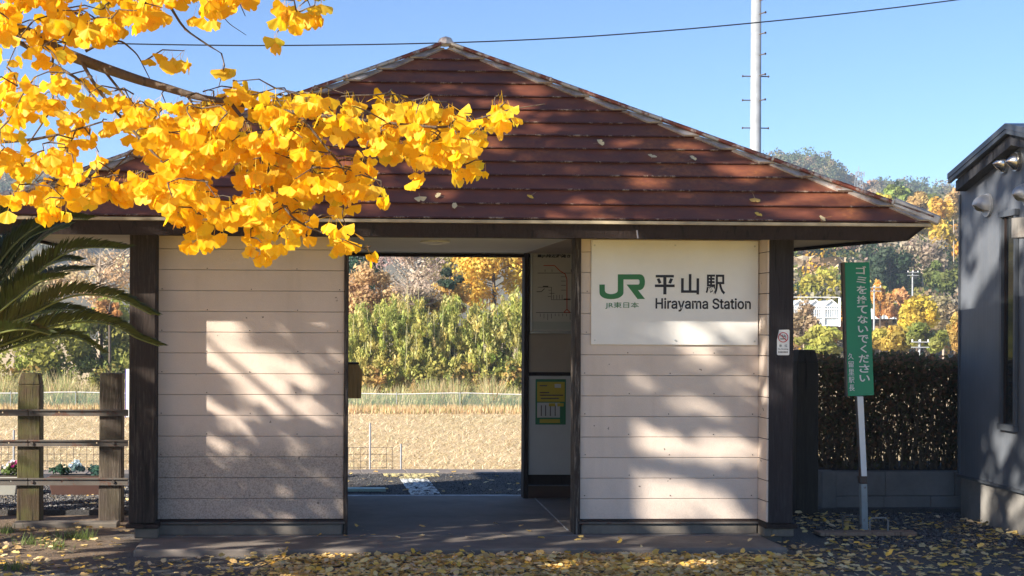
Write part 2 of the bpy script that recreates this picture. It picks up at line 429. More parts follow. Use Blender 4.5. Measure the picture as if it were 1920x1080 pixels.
# ------------------------------------------------------------------ the setting
D = 10.7          # front wall plane
YB = 12.97        # rear wall plane
g = MB()
g.poly([(-60, -30, -.05), (60, -30, -.05), (60, 12.2, -.05), (-60, 12.2, -.05)]); tag(g.build('ground', M['ground']), kind='structure')
p = MB(); p.box(-60, 60, 12.2, 15.2, -1.4, -.004); plat = tag(p.build('platform', M['asphalt']), kind='structure')
for i in range(-14, 26):   # edge pavers in two sizes along the platform rim
    MB().box(i*.5-.497+.2, i*.5+.2, 15.2, 15.62, -.12, .0+R.uniform(-.003, .004)).build('paver', M['paver'], plat, .006)
p = MB(); p.box(-60, -7, 15.21, 15.6, -1.3, -.004); p.box(12.8, 60, 15.21, 15.6, -1.3, -.004); p.box(-7, 12.8, 15.21, 15.5, -1.3, -.13)
p.build('platform_rim', M['paver'], plat)
g = MB(); g.poly([(-80, 15.2, -1.25), (80, 15.2, -1.25), (80, 21, -1.25), (-80, 21, -1.25)]); tag(g.build('track_bed', M['ballast']), kind='structure')
g = MB(); g.poly([(-900, 21, -1.5), (900, 21, -1.5), (900, 2200, -1.5), (-900, 2200, -1.5)]); g.poly([(-900, 21, -1.5), (900, 21, -1.5), (80, 21, -1.25), (-80, 21, -1.25)])
tag(g.build('field', M['field']), kind='structure')

# straw litter over the field
def blades(name, xr, yr, z, n, hmin, hmax, w, palette, mat, lean=.6, parent=None, flat=0, kind='stuff', yf=None):
    x = NR.uniform(*xr, n); y = NR.uniform(yr[0], yr[1], n) if yf is None else yf(n)
    zz = z(x, y) if callable(z) else np.full(n, z)
    h = NR.uniform(hmin, hmax, n)*(.75+.35*np.sin(x*1.7+np.sin(x*.9)*2)+.2*np.sin(x*5.3)) if hmax > 1 else NR.uniform(hmin, hmax, n); a = NR.uniform(0, 2*np.pi, n); ln = NR.uniform(0, lean, n)*h
    dx = np.cos(a); dy = np.sin(a)
    b = np.stack([x, y, zz], 1); s = np.stack([-dy, dx, np.zeros(n)], 1)*w*.5
    tip = b + np.stack([dx*ln, dy*ln, h*(1-flat)+.01], 1)
    if flat: tip = b + np.stack([dx*h, dy*h, h*(1-flat)], 1)
    v = np.stack([b-s, b+s, tip], 1).reshape(-1, 3); f = np.arange(n*3).reshape(-1, 3)
    pal = np.array(palette)[NR.integers(0, len(palette), n)]
    return npmesh(name, v, f, mat, parent, pal, kind)
STRAW = [(.80, .65, .42), (.66, .51, .30), (.88, .76, .54), (.52, .42, .22), (.74, .60, .36)]
u_ = lambda n: 24 + (52-24)*NR.uniform(0, 1, n)**1.5
o = blades('straw_stubble', (-16, 14), None, -1.5, 80000, .08, .24, .028, STRAW, M['grass'], .9, flat=.55, yf=u_)
tag(o, 'pale mown straw lying all over the sunlit field', 'straw')
def bandgrass(name, label, x0, x1, y0, y1, n, h0, h1, pal, w=.03, z=-1.5, lean=.45, cat='grass'):
    o = blades(name, (x0, x1), (y0, y1), z, n, h0, h1, w, pal, M['grass'], lean); tag(o, label, cat); return o
bandgrass('tall_grass', 'tall dry reed grass standing in a band behind the net fence', -18, 18, 52.5, 56, 20000, .5, 1.25,
          [(.60, .52, .28), (.44, .46, .20), (.70, .58, .34), (.34, .40, .15), (.54, .38, .20)], .05, lean=.9)
bandgrass('weed_strip', 'reddish brown weeds along the far rim of the mown field', -18, 18, 49.5, 52, 14000, .12, .32,
          [(.62, .40, .20), (.66, .48, .27), (.42, .38, .16), (.72, .58, .36)], .045)

# foliage cloud: leaf quads around random lobes inside an ellipsoid
def cloud(c, r, n, size, col, lobes=14, jit=.30, elong=1.0, vert=0, lob=.38, coljit=.18, rin=.35, rout=.80):
    col = tuple(min(.9, v*GAIN) for v in col)
    c = np.array(c, float); r = np.array(r if hasattr(r, '__len__') else (r, r, r), float)
    L = NR.normal(size=(lobes, 3)); L /= np.linalg.norm(L, axis=1)[:, None]; L *= (NR.uniform(rin, rout, lobes)**.6)[:, None]
    lr = NR.uniform(lob*.6, lob*1.25, lobes); k = NR.integers(0, lobes, n)
    d = NR.normal(size=(n, 3)); d /= np.linalg.norm(d, axis=1)[:, None]
    rad = NR.uniform(.55, 1.08, n)
    P = c + (L[k] + d*(lr[k]*rad)[:, None])*r
    nn = d + NR.normal(size=(n, 3))*.55; nn /= np.linalg.norm(nn, axis=1)[:, None]
    t = NR.normal(size=(n, 3))
    if vert: t = t*.35 + np.array([0, 0, vert])
    a = np.cross(nn, t); a /= np.linalg.norm(a, axis=1)[:, None]+1e-9; b = np.cross(nn, a)
    s = NR.uniform(.6, 1.3, n)*size*.5
    a = a*s[:, None]; b = b*(s*elong)[:, None]
    V = np.stack([P-b, P+a*.8, P+b, P-a*.8], 1).reshape(-1, 3)
    lc = NR.uniform(1-coljit*1.6, 1+coljit*1.3, lobes)
    C = np.array(col)*lc[k][:, None]*NR.uniform(1-coljit, 1+coljit, (n, 1))
    hue = NR.normal(0, .05, (lobes, 3))[k]; C = np.clip(C*(1+hue), .004, .95)
    return V, C
def cloudmesh(name, parts, mat, parent=None, kind=None):
    V = np.concatenate([p[0] for p in parts]); C = np.concatenate([p[1] for p in parts])
    return npmesh(name, V, np.arange(len(V)).reshape(-1, 4), mat, parent, C, kind)

GAIN = 1.4
GRN = (.125, .150, .030); YGR = (.235, .225, .035); OLV = (.17, .165, .045); DGR = (.030, .055, .022)
ORG = (.44, .20, .035); GLD = (.50, .30, .030); BRN = (.24, .165, .095); RST = (.34, .15, .055); GRY = (.25, .205, .155); YEL = (.58, .38, .03)

# hills ---------------------------------------------------------------
def ridge(name, prof, Y, back, base, mat):
    mb = MB(); n = len(prof)
    top = [at(px, py, Y) for px, py in prof]; ft = [at(px, 600, Y) for px, py in prof]
    for i in range(n-1):
        a, b = top[i], top[i+1]
        fa = Vector((a.x*.98, Y-back, base)); fb = Vector((b.x*.98, Y-back, base))
        mb.poly([fa, fb, b, a]); mb.poly([a, b, Vector((b.x*1.02, Y+back, base)), Vector((a.x*1.02, Y+back, base))])
    return tag(mb.build(name, mat), kind='structure')
FARP = [(-900, 330), (-300, 318), (0, 322), (110, 318), (300, 330), (700, 345), (1100, 345), (1300, 320), (1400, 302), (1455, 296), (1500, 292), (1555, 302), (1590, 330), (1625, 344), (1660, 338), (1700, 343), (1745, 352), (1800, 368), (2000, 400), (2400, 420)]
ridge('far_hill', FARP, 420, 90, -1.5, M['hill'])
def interp(prof, px): return float(np.interp(px, [p[0] for p in prof], [p[1] for p in prof]))
parts = []
for i in range(900):
    px = R.choice([R.uniform(1420, 1850)]*7 + [R.uniform(-250, 300)]*3); t = R.random()**1.3
    py = interp(FARP, px) + 3 + t*130; Y = 418 - t*60
    q = at(px, py, Y); rr = R.uniform(1.8, 3.6)
    c = R.choice([(.075, .10, .05), (.06, .085, .05), (.09, .105, .05), (.13, .12, .06), (.16, .13, .08)])
    if 1570 < px < 1650 and t < .35: c = (.22, .15, .085); rr *= .6
    parts.append(cloud((q.x, q.y, q.z), (rr, rr, rr*R.uniform(.8, 1.25)), 200, .70, c, 7, lob=.5))
o = cloudmesh('far_forest', parts, M['folf'], kind='stuff'); tag(o, 'blue green forest covering the distant hill beyond the roof', 'forest')
MIDP = [(1300, 430), (1480, 440), (1560, 425), (1620, 392), (1660, 372), (1700, 368), (1760, 380), (1830, 385), (1950, 390), (2300, 420)]
ridge('wooded_slope', MIDP, 200, 45, -1.5, M['hill'])
parts = []
for i in range(430):
    px = R.uniform(1440, 1900); t = R.random()**.9; Y = 198 - t*75
    y0 = interp(MIDP, px)+8; py = y0 + t*(620-y0)
    if 1485 < px < 1590 and 480 < py < 545: continue
    q = at(px, py, Y); rr = R.uniform(1.5, 3.1)
    c = R.choice([OLV, GRN, GRY, BRN, GLD, YGR, DGR, DGR, (.07, .09, .03)])
    if 1600 < px < 1700 and 470 < py < 560: c = R.choice([DGR, GRY, DGR, OLV])
    parts.append(cloud((q.x, q.y, q.z), (rr, rr, rr*R.uniform(.8, 1.3)), 330, .50, c, 9, lob=.45))
o = cloudmesh('slope_forest', parts, M['fol'], kind='stuff'); tag(o, 'mixed autumn wood covering the slope right of the station roof', 'forest')
# cliff
mb = MB(); nx, nz = 16, 8; cl = []
for j in range(nz):
    for i in range(nx):
        q = at(1440+i*11, 548-j*9.5, 165-j*.3+R.uniform(-.8, .8)); cl.append(tuple(q+Vector((0, 0, R.uniform(-.2, .2)))))
mb.v = cl; mb.f = [(j*nx+i, j*nx+i+1, (j+1)*nx+i+1, (j+1)*nx+i) for j in range(nz-1) for i in range(nx-1)]
nb = len(mb.v); mb.v += [tuple(Vector(c)+Vector((0, 8, -.5))) for c in cl]
mb.f += [tuple(nb+k for k in f[::-1]) for f in mb.f]
for i in range(nx-1): mb.f.append((i, i+1, nb+i+1, nb+i)); mb.f.append(((nz-1)*nx+i, (nz-1)*nx+i+1, nb+(nz-1)*nx+i+1, nb+(nz-1)*nx+i))
tag(mb.build('cliff', M['cliff']), kind='structure')

# individual trees: trunk with limbs + crown
def tree(name, label, px, py, rx, rz, Y, col, n=2600, size=.2, lobes=16, bare=0, mat='fol', cat='tree', elong=1.3, group=None, lob=.38, zb=-1.5):
    c = at(px, py, Y); k = Y/F; RX, RZ = rx*k, rz*k
    zb = min(zb, c.z-RZ-.5)
    root = thing(name, (c.x, Y, zb), label, cat, group)
    t = MB(); tr = max(.08, RX*.07)
    t.tube([(c.x, Y, zb), (c.x+RX*.05, Y, (zb+c.z)/2), (c.x, Y, c.z), (c.x+.05, Y, c.z+RZ*.7)], [tr, tr*.8, tr*.55, tr*.15], 6)
    for i in range(9 if not bare else 34):
        a = R.uniform(0, 6.283); z0 = c.z+RZ*R.uniform(-.8, .35); l = R.uniform(.6, .98)
        e = Vector((c.x+math.cos(a)*RX*l, Y+math.sin(a)*RX*l, min(c.z+RZ*.85, z0+RZ*R.uniform(.3, .8))))
        s = Vector((c.x, Y, z0)); mid = (s+e)/2+Vector((0, 0, -.06*RZ))
        lk = 1 if bare else .45; t.tube([s, mid, e], [tr*.4*lk, tr*.26*lk, tr*.08], 4, False)
        if bare:
            for q in range(4):
                b0 = mid.lerp(e, R.random()); e2 = b0+Vector((R.uniform(-.4, .4)*RX, R.uniform(-.4, .4)*RX, R.uniform(.1, .5)*RZ))
                t.tube([b0, e2], [tr*.13, tr*.05], 3, False)
    t.build('trunk', M['bark'] if not bare else M['paletwig'], root)
    cloudmesh('crown', [cloud(c, (RX, RX*.9, RZ), n, size, col, lobes, elong=elong, lob=lob)], M[mat], root)
    return root
M['paletwig'] = m_plain('pale_twigs', (.36, .29, .22), .85, var=.2)

# through the doorway (about 60 m away)
T = [
 ('evergreen_tree', 'dark blue green evergreen at the upper left corner of the doorway view', 672, 492, 48, 62, 74, (.035, .075, .045), 3600, .16, 18, 0),
 ('autumn_tree', 'orange brown leafy tree beside the left doorway jamb above the bamboo', 690, 560, 62, 62, 62, (.36, .25, .12), 4600, .16, 20, 0),
 ('bare_tree', 'greyish pink nearly bare tree in the middle of the doorway view', 775, 500, 75, 75, 72, (.36, .28, .22), 2600, .13, 22, 1),
 ('golden_tree', 'golden yellow tree at the upper right of the doorway view', 925, 510, 80, 62, 65, (.52, .365, .07), 7500, .16, 26, 0),
 ('olive_tree', 'olive tree between the bare tree and the golden tree', 845, 490, 55, 55, 76, (.30, .26, .08), 3200, .16, 18, 0),
 ('autumn_tree', 'low golden orange tree under the small dark tree in the doorway view', 842, 563, 50, 30, 61, (.46, .32, .09), 3000, .15, 14, 0),
 ('evergreen_tree', 'small dark evergreen in front of the golden tree', 843, 522, 22, 18, 60.5, (.035, .055, .035), 900, .15, 8, 0),
 ('bare_tree', 'pale brush with pinkish bare twigs above the middle bamboo', 785, 555, 48, 30, 60, (.34, .27, .20), 1300, .12, 14, 1),
 # left side
 ('leafy_tree', 'yellow green tree behind the mossy fence post', 60, 630, 95, 88, 58, (.235, .235, .05), 5200, .18, 26, 0),
 ('leafy_tree', 'dark and light green tree beside the left corner post of the station', 190, 640, 75, 75, 58.5, (.20, .22, .05), 4600, .18, 22, 0),
 ('bare_tree', 'pale silvery bare branched tree under the left eave', 185, 520, 85, 60, 66, (.48, .37, .22), 2200, .14, 20, 1),
 ('leafy_tree', 'grey green tree behind the cycad fronds at the left edge', 30, 520, 80, 70, 70, (.30, .27, .13), 3600, .18, 20, 0),
 ('rust_tree', 'small rust coloured tree seen between two cycad fronds', 205, 582, 32, 26, 57, (.42, .22, .09), 1300, .15, 10, 0),
 ('leafy_tree', 'broad green tree left of the frame edge', -110, 600, 100, 110, 60, (.16, .19, .05), 4000, .2, 22, 0),
]
for a in T: tree(a[0], a[1], *a[2:8], n=a[8], size=a[9], lobes=a[10], bare=a[11])
# right side, 80-150 m away
T = [
 ('green_tree', 'bright green tree standing highest on the slope right of the antenna tower', 1680, 372, 26, 26, 178, (.20, .25, .06), 1500, .55, 12),
 ('orange_tree', 'orange tree just right of the bright green tree on the slope', 1722, 388, 28, 26, 172, (.40, .27, .10), 1500, .5, 12),
 ('yellow_tree', 'small yellow tree at the tip of the station roof', 1655, 376, 18, 14, 170, (.46, .36, .05), 900, .45, 9),
 ('golden_tree', 'bright golden tree beside the slate blue wall, below its eave', 1762, 418, 28, 50, 150, (.50, .36, .06), 2800, .42, 18),
 ('pale_tree', 'pale orange thin crowned tree against the slate blue wall top', 1788, 385, 22, 28, 160, (.46, .32, .14), 1300, .42, 12),
 ('golden_tree', 'orange gold tree just above the right corner of the roof', 1708, 425, 34, 24, 152, (.38, .29, .11), 1700, .42, 12),
 ('bare_tree', 'grey bare tree under the right end of the eave', 1730, 480, 45, 42, 140, (.27, .22, .16), 1400, .35, 16),
 ('dark_tree', 'dark green conifer right of the green notice board top', 1668, 500, 42, 42, 138, (.035, .055, .028), 2600, .4, 16),
 ('green_tree', 'dark green tree at the slate blue wall halfway up the slope', 1770, 520, 34, 34, 128, (.13, .15, .04), 2200, .36, 14),
 ('orange_tree', 'vivid orange maple just right of the green notice board', 1650, 560, 14, 34, 112, (.46, .26, .07), 1700, .3, 12),
 ('orange_tree', 'salmon orange maple right of the tall pale utility pole', 1682, 572, 26, 30, 114, (.44, .25, .10), 2200, .3, 14),
 ('leafy_tree', 'yellow green tree above the white greenhouse', 1540, 540, 48, 36, 130, (.27, .26, .045), 2600, .34, 18),
 ('brown_tree', 'brown thinly leaved tree in front of the left part of the greenhouse', 1506, 612, 34, 40, 88, (.28, .20, .12), 2200, .24, 16),
 ('leafy_tree', 'yellow and green tree beside the arched greenhouse', 1718, 592, 38, 40, 96, (.38, .31, .04), 3400, .26, 20),
 ('brown_tree', 'pale brown twiggy tree beside the slate blue wall above the hedge', 1768, 590, 36, 36, 100, (.33, .27, .16), 2400, .26, 18),
 ('leafy_tree', 'low yellow green tree behind the timber post at the hedge', 1545, 640, 52, 28, 82, (.26, .26, .06), 2600, .24, 18),
 ('leafy_tree', 'low olive tree with orange tips right of the notice board', 1672, 636, 44, 30, 80, (.36, .28, .06), 2600, .24, 18),
 ('green_tree', 'green spreading tree above the middle of the hedge', 1735, 632, 40, 26, 78, (.19, .21, .05), 2400, .22, 16),
 ('orange_tree', 'narrow orange tree touching the slate blue wall above the hedge', 1790, 625, 18, 36, 76, (.44, .30, .08), 1700, .22, 12),
]
for a in T: tree(a[0], a[1], *a[2:8], n=a[8], size=a[9], lobes=a[10], bare=a[0] in ('bare_tree', 'brown_tree', 'pale_tree'))

# bamboo thicket: plumes of narrow leaves
parts = []; culm = MB()
def bam_top(px):
    return float(np.interp(px, [-200, 0, 240, 640, 700, 760, 820, 900, 990, 1100, 1700], [640, 650, 640, 608, 575, 555, 570, 580, 545, 560, 600]))
for i in range(1750):
    px = R.uniform(625, 1140) if i > 260 else R.uniform(200, 625); Y = 57.2+R.random()*3.4
    topy = bam_top(px)+12*math.sin(px*.11)+R.uniform(-8, 14); t_ = R.random()**.8; q = at(px, topy+t_*(735-topy), Y+t_*-.5)
    gap = math.sin(px*.083+2)+.8*math.sin(q.z*2.2+px*.03)
    if gap < -1.45 and R.random() < .7: continue
    cc = R.choice([(.35, .34, .09), (.30, .31, .075), (.42, .39, .12), (.48, .43, .17), (.25, .27, .07)])
    if t_ > .8 and R.random() < .4: cc = (.42, .28, .12)
    hh = R.uniform(.25, .6)
    parts.append(cloud((q.x, q.y, q.z), (R.uniform(.14, .30), .25, hh), 105, .078, cc, 6, elong=2.5, vert=1.1, lob=.55))
    if i % 7 == 0:
        culm.tube([(q.x, Y-.5, q.z-R.uniform(.3, 1.4)), (q.x+R.uniform(-.12, .12), Y-.55, q.z+R.uniform(.2, .8))], [.014, .009], 3, False)
o = cloudmesh('bamboo_thicket', parts, M['fol'], kind='stuff'); tag(o, 'dense yellow green bamboo thicket across the field, seen through the doorway', 'bamboo')
cu2 = culm.build('bamboo_culms', m_plain('culm', (.46, .42, .22), .5, var=.2), o, kind='stuff')
parts = []
for i in range(90):
    px = R.uniform(-60, 1000); q = at(px, R.uniform(690, 730), 57)
    parts.append(cloud(q, (.7, .5, .45), 150, .15, R.choice([(.2, .2, .05), (.36, .24, .08), (.13, .15, .04), (.3, .27, .07)]), 6, lob=.5))
o = cloudmesh('undergrowth', parts, M['fol'], kind='stuff'); tag(o, 'low tangled undergrowth at the foot of the trees behind the field', 'undergrowth')

# net fence at the field's far rim
nf = thing('net_fence', (0, 52.2, -1.5), 'low green net fence with white ropes along the far rim of the field', 'fence')
mb = MB()
za, zb_ = at(400, 737, 52.2).z, at(400, 766, 52.2).z
for zc in (za, zb_):
    pts = [(x, 52.2, zc + .025*math.sin(x*1.3)) for x in np.arange(-16, 13.1, .7)]
    MB().tube(pts, .016, 4).build('rope', M['white'], nf)
mb = MB(); mb.poly([(-16, 52.21, zb_-.02), (13, 52.21, zb_-.02), (13, 52.21, za), (-16, 52.21, za)]); mb.build('net', M['net'], nf)
for x in np.arange(-15.5, 13, 2.4): MB().tube([(x, 52.18, -1.5), (x, 52.18, za+.05)], .014, 5).build('stake', M['galv'], nf)

# wire mesh fence beside the track
wf = thing('wire_mesh_fence', (-4, 22.5, -1.5), 'thin rusty wire mesh fence at the near rim of the field', 'fence')
xa, xb = at(-60, 850, 22.5).x, at(738, 850, 22.5).x; zt = at(200, 836, 22.5).z
mb = MB()
nx = int((xb-xa)/.105)
for i in range(nx+1):
    x = xa+i*.105
    if x > at(300, 850, 22.5).x and R.random() < .35: continue
    mb.bar((x, 22.5, -1.5), (x+R.uniform(-.008, .008), 22.5, zt-R.uniform(0, .03)), .007)
for zz in np.arange(-1.45, zt, .11): mb.bar((xa, 22.505, zz), (xb, 22.505, zz), .007)
mb.build('wire_grid', M['rusty'], wf, kind='stuff')
for px, ty in ((26, 806), (694, 793), (752, 832), (225, 815)):
    q = at(px, ty, 22.4); MB().tube([(q.x, 22.4, -1.5), (q.x, 22.4, q.z)], .016, 6).build('stake', M['galv'], wf)

hz_m = bpy.data.materials.new('haze'); hz_m.use_nodes = True; hz_m.node_tree.nodes.clear()
ho = hz_m.node_tree.nodes.new('ShaderNodeOutputMaterial'); hv = hz_m.node_tree.nodes.new('ShaderNodeVolumePrincipled')
hv.inputs['Color'].default_value = (.72, .85, 1, 1); hv.inputs['Density'].default_value = HAZE; hv.inputs['Anisotropy'].default_value = .1
hz_m.node_tree.links.new(hv.outputs[0], ho.inputs[1])
if HAZE: tag(MB().box(-1000, 1000, -60, 2300, -2.6, 66).build('haze', hz_m), 'thin bluish morning air between the station and the far hills', 'haze', kind='stuff')
# ------------------------------------------------------------------ greenhouses, poles, tower
def gh():
    Y = 118; x0, x1, zb, ze = rectpx(1484, 607, 1577, 574, Y)[0], rectpx(1484, 607, 1574, 574, Y)[1], at(1500, 612, Y).z, at(1500, 574, Y).z
    r = thing('greenhouse', ((x0+x1)/2, Y, zb), 'white framed multi span greenhouse behind the station corner post', 'greenhouse')
    zr = at(1500, 562, Y).z; n = 3; sp = (x1-x0)/n
    MB().box(x0+.05, x1-.05, Y+.06, Y+4, zb, ze-.05).build('glazing', M['ghg'], r)
    roof = MB()
    for i in range(n):
        a = x0+i*sp; roof.prism([(a, Y+.08, ze), (a+sp/2, Y+.08, zr-.04), (a+sp, Y+.08, ze)], (0, 4, 0))
    roof.build('roof', M['ghg'], r)
    for i in range(n):
        a = x0+i*sp
        MB().bar((a, Y, ze), (a+sp/2, Y, zr), .09).build('rafter', M['ghw'], r); MB().bar((a+sp/2, Y-.01, zr), (a+sp, Y-.01, ze), .09).build('rafter', M['ghw'], r)
        MB().bar((a, Y-.02, zb), (a, Y-.02, ze), .12).build('post', M['ghw'], r)
    MB().bar((x1, Y-.02, zb), (x1, Y-.02, at(1500, 557, Y).z), .14).build('post', M['ghw'], r)
    MB().bar((x0, Y-.1, at(1500, 557, Y).z), (x1, Y-.1, at(1500, 557, Y).z), .05).build('rail', M['ghw'], r)
    for zz in (ze, ze-.25, (zb+ze)/2-.1, zb+.1): MB().bar((x0, Y-.03, zz), (x1, Y-.03, zz), .07).build('rail', M['ghw'], r)
    for i in range(22):
        a = x0+(x1-x0)*(i+.5)/22; MB().bar((a, Y-.005, (zb+ze)/2-.1), (a, Y-.005, ze), .045).build('glazing_bar', M['ghw'], r)
    Y = 120; r = thing('greenhouse', at(1672, 600, Y), 'arched white greenhouse half hidden behind yellow trees', 'greenhouse')
    cx = at(1680, 598, Y); rr = 32*Y/F
    pts = [(cx.x+rr*math.cos(a), Y, cx.z+rr*.62*math.sin(a)) for a in np.linspace(0, math.pi, 17)]
    MB().prism(pts, (0, 6, 0)).build('glazing', M['ghg'], r)
    for k in range(4): MB().tube([(q[0], Y-.06+k*1.5, q[2]+.03) for q in pts], .05, 5).build('hoop', M['ghw'], r)
    for i in range(1, 16, 2): MB().bar((pts[i][0], Y-.07, cx.z), (pts[i][0], Y-.07, pts[i][2]), .06).build('glazing_bar', M['ghw'], r)
gh()
def far_pole(px, ytop, ybot, Y, label, arm=1.0):
    b = at(px, ybot, Y); t = at(px, ytop, Y)
    r = thing('utility_pole', (b.x, Y, b.z-2), label, 'utility pole')
    MB().tube([(b.x, Y, b.z-2), (t.x, Y, t.z)], [.085, .06], 6).build('pole', M['galv'], r)
    for d in (.12, .4): MB().bar((t.x-arm/2, Y-.1, t.z-d), (t.x+arm/2, Y-.1, t.z-d), .06).build('crossarm', M['galv'], r)
    for s in (-.45, 0, .45): MB().tube([(t.x+s*arm, Y-.1, t.z-.09), (t.x+s*arm, Y-.1, t.z+.02)], .035, 5).build('insulator', M['white'], r)
far_pole(1639, 536, 598, 104, 'pale utility pole standing in front of the vivid orange maple')
far_pole(1711, 508, 548, 120, 'utility pole on the slope above the yellow green tree')
far_pole(1724, 637, 662, 72, 'white topped utility pole just above the hedge', .95)
Y = 395; b = at(1610, 354, Y); t = at(1610, 322, Y)
M['tower'] = m_plain('tower_steel', (.24, .26, .28), .5)
r = thing('antenna_tower', (b.x, Y, b.z), 'white lattice antenna tower on the distant hill saddle', 'antenna tower')
mb = MB(); hw = .9
for sx in (-1, 1):
    for sy in (-1, 1): mb.bar((b.x+sx*hw, Y+sy*hw, b.z-1), (b.x+sx*hw*.7, Y+sy*hw*.7, t.z), .16)
for k in range(7):
    z0 = b.z+(t.z-b.z)*k/7; z1 = b.z+(t.z-b.z)*(k+1)/7; s = 1 if k % 2 else -1
    mb.bar((b.x-s*hw, Y-hw, z0), (b.x+s*hw, Y-hw, z1), .18)
mb.build('lattice', M['tower'], r)
MB().tube([(b.x, Y, t.z), (b.x, Y, at(1610, 312, Y).z)], .12, 5).build('mast', M['tower'], r)
for k in range(4): MB().box(b.x-1.05+.7*k-.14, b.x-1.05+.7*k+.14, Y-1.3, Y-1.1, t.z-1.5, t.z-.1).build('antenna_panel', M['tower'], r)

# steel pole behind the station
Y = 26; t = at(1416.5, -60, Y); b = at(1415, 600, Y)
r = thing('steel_pole', (b.x, Y, -1.5), 'mottled galvanised steel pole rising behind the station roof', 'pole')
MB().tube([(b.x, Y, -1.5), (b.x, Y, t.z)], [.125, .092], 20).build('pole', M['galv'], r, smooth=True)
bolt = MB(); bolt.tube([(0, 0, 0), (.16, 0, 0), (.165, 0, .0)], .012, 6).tube([(.15, 0, 0), (.17, 0, 0)], .022, 6)
bm0 = None
def addbolt(z, ang):
    global bm0
    if bm0 is None:
        bm0 = bolt.build('step_bolt', M['rusty'], r); o = bm0
        off = wloc(r)
        for v in o.data.vertices: v.co += off
    else:
        o = bm0.copy(); COL.objects.link(o)
    o.location = (math.cos(ang)*.09, math.sin(ang)*.09, z+1.5); o.rotation_euler = (0, 0, ang)
for py in (143, 240): addbolt(at(1416, py, Y).z, 0.05)
for py in (143, 188, 240): addbolt(at(1416, py, Y).z, math.pi-.05)
for py in (3, 28, 66, 105, 143, 190): addbolt(at(1416, py, Y).z, -1.15)
# cable
Y = 18
cab = [(-400, 72), (0, 78), (245, 82), (400, 86), (620, 85), (835, 81), (1000, 75), (1180, 64), (1430, 42), (1620, 22), (1810, -2), (2100, -42)]
xs = np.linspace(-400, 2100, 60); cf = np.interp(xs, [c[0] for c in cab], [c[1] for c in cab])
cf = np.convolve(np.pad(cf, 3, 'edge'), np.ones(7)/7, 'valid')
r = MB().tube([at(float(x), float(y), Y) for x, y in zip(xs, cf)], .009, 5).build('overhead_cable', M['cable']); tag(r, 'thin dark cable crossing the sky above the roof', 'cable')

# ------------------------------------------------------------------ STATION
ST = thing('station_building', (1.27, 11.8, 0), 'small open station shelter with rusty hipped metal roof and cream siding', 'building')
def piece(name, b, mat, parent=None, bevel=.003, label=None): return MB().box(*b).build(name, mat, parent, bevel, label=label)
fx = lambda px, Y=D: at(px, 700, Y).x
fz = lambda py, px=800, Y=D: at(px, py, Y).z
# slab
sl = MB(); x0, x1 = at(250, 1000, 10.0).x, at(1478, 1000, 10.0).x
sl.box(x0, x1, 10.0, 12.2, -.10, 0.0); sl.build('front_step', M['slab'], ST, .012)
MB().box(fx(296)-.1, fx(1437)+.1, 10.6, 13.12, -.1, .004).build('floor_slab', M['floor'], ST, .004)
MB().box(fx(296)-.1, fx(1437)+.1, 13.122, 13.2, -.1, .006).build('floor_edge_strip', m_plain('edge_strip', (.42, .44, .46), .7, var=.5, scale=9), ST)
# wall boards
ZT = 2.30
def panel(px0, px1, mat, dark):
    x0, x1 = fx(px0), fx(px1)
    z0 = fz(973.5, (px0+px1)/2); h = (fz(470, 800)-z0)/13
    for i in range(15):
        za = z0+i*h; zb = min(ZT, za+h)
        if za >= ZT-.01: break
        d = R.uniform(-.0015, .0015)
        piece('siding_board', (x0, x1, D+d, D+.03, za+.0016, zb-.0016), mat, ST, .0025)
    MB().box(x0+.004, x1-.004, D+.02, D+.10, z0, ZT).build('wall_core', M['board_in'], ST)
    return x0, x1, z0
lx0, lx1, lz = panel(292, 645, M['siding_l'], 1)
rx0, rx1, rz = panel(1088, 1422, M['siding_r'], 0)
for i in range(15):
    za = rz+i*(fz(470, 800)-fz(973.5, 1255))/13; zb_ = min(ZT, za+(fz(470, 800)-fz(973.5, 1255))/13)
    if za < ZT-.01: piece('return_board', (rx1+.001, rx1+.03, D-.198, D+.03, za+.0025, zb_-.0025), M['siding_r'], ST, .003)
piece('return_footing', (rx1-.01, rx1+.05, D-.17, D-.031, 0, rz-.036), M['base'], ST, .006); piece('return_sill', (rx1-.012, rx1+.02, D-.2, D-.036, rz-.035, rz-.002), M['dark'], ST)
for x0, x1, z0 in ((lx0, lx1, lz), (rx0, rx1, rz)):
    piece('sill_board', (x0-.01, x1+.01, D-.035, D+.1, z0-.035, z0-.002), M['dark'], ST, .004)
    piece('drip_edge', (x0-.01, x1+.01, D-.05, D-.036, z0-.03, z0-.015), M['rail'], ST, .002)
    piece('wall_footing', (x0+.01, x1-.012, D-.03, D+.1, .0, z0-.036), M['base'], ST, .008)
# corner posts
nh = 0
for x0, x1 in ((lx0, lx1), (rx0, rx1)):
    for i in range(1, 14, 1):
        za = lz+i*.159+.02
        if za > 2.2: break
        for fr_ in ((.03, .5, .97) if i % 2 else (.27, .75)):
            xx = x0+(x1-x0)*fr_+R.uniform(-.01, .01); MB().tube([(xx, D+.002, za), (xx, D-.0035, za)], .0045, 6).build('nail_head', M['rusty'], ST)
def cpost(px0, px1, mat, y0):
    x0, x1 = at(px0, 700, y0).x, at(px1, 700, y0).x
    zb = at(px0, 982, y0).z
    piece('corner_post', (x0, x1, y0, D+.04, zb, ZT), mat, ST, .008)
    piece('post_cap_plate', (x0-.02, x1+.03, y0-.02, D+.03, zb-.035, zb-.003), M['dark'], ST, .004)
    piece('post_footing', (x0+.04, x1+.02, y0+.02, D+.0, 0.0, zb-.036), M['base'], ST, .01)
    return x0, x1
PY = D-.20
plx0, plx1 = cpost(242, 292, M['post_l'], PY)
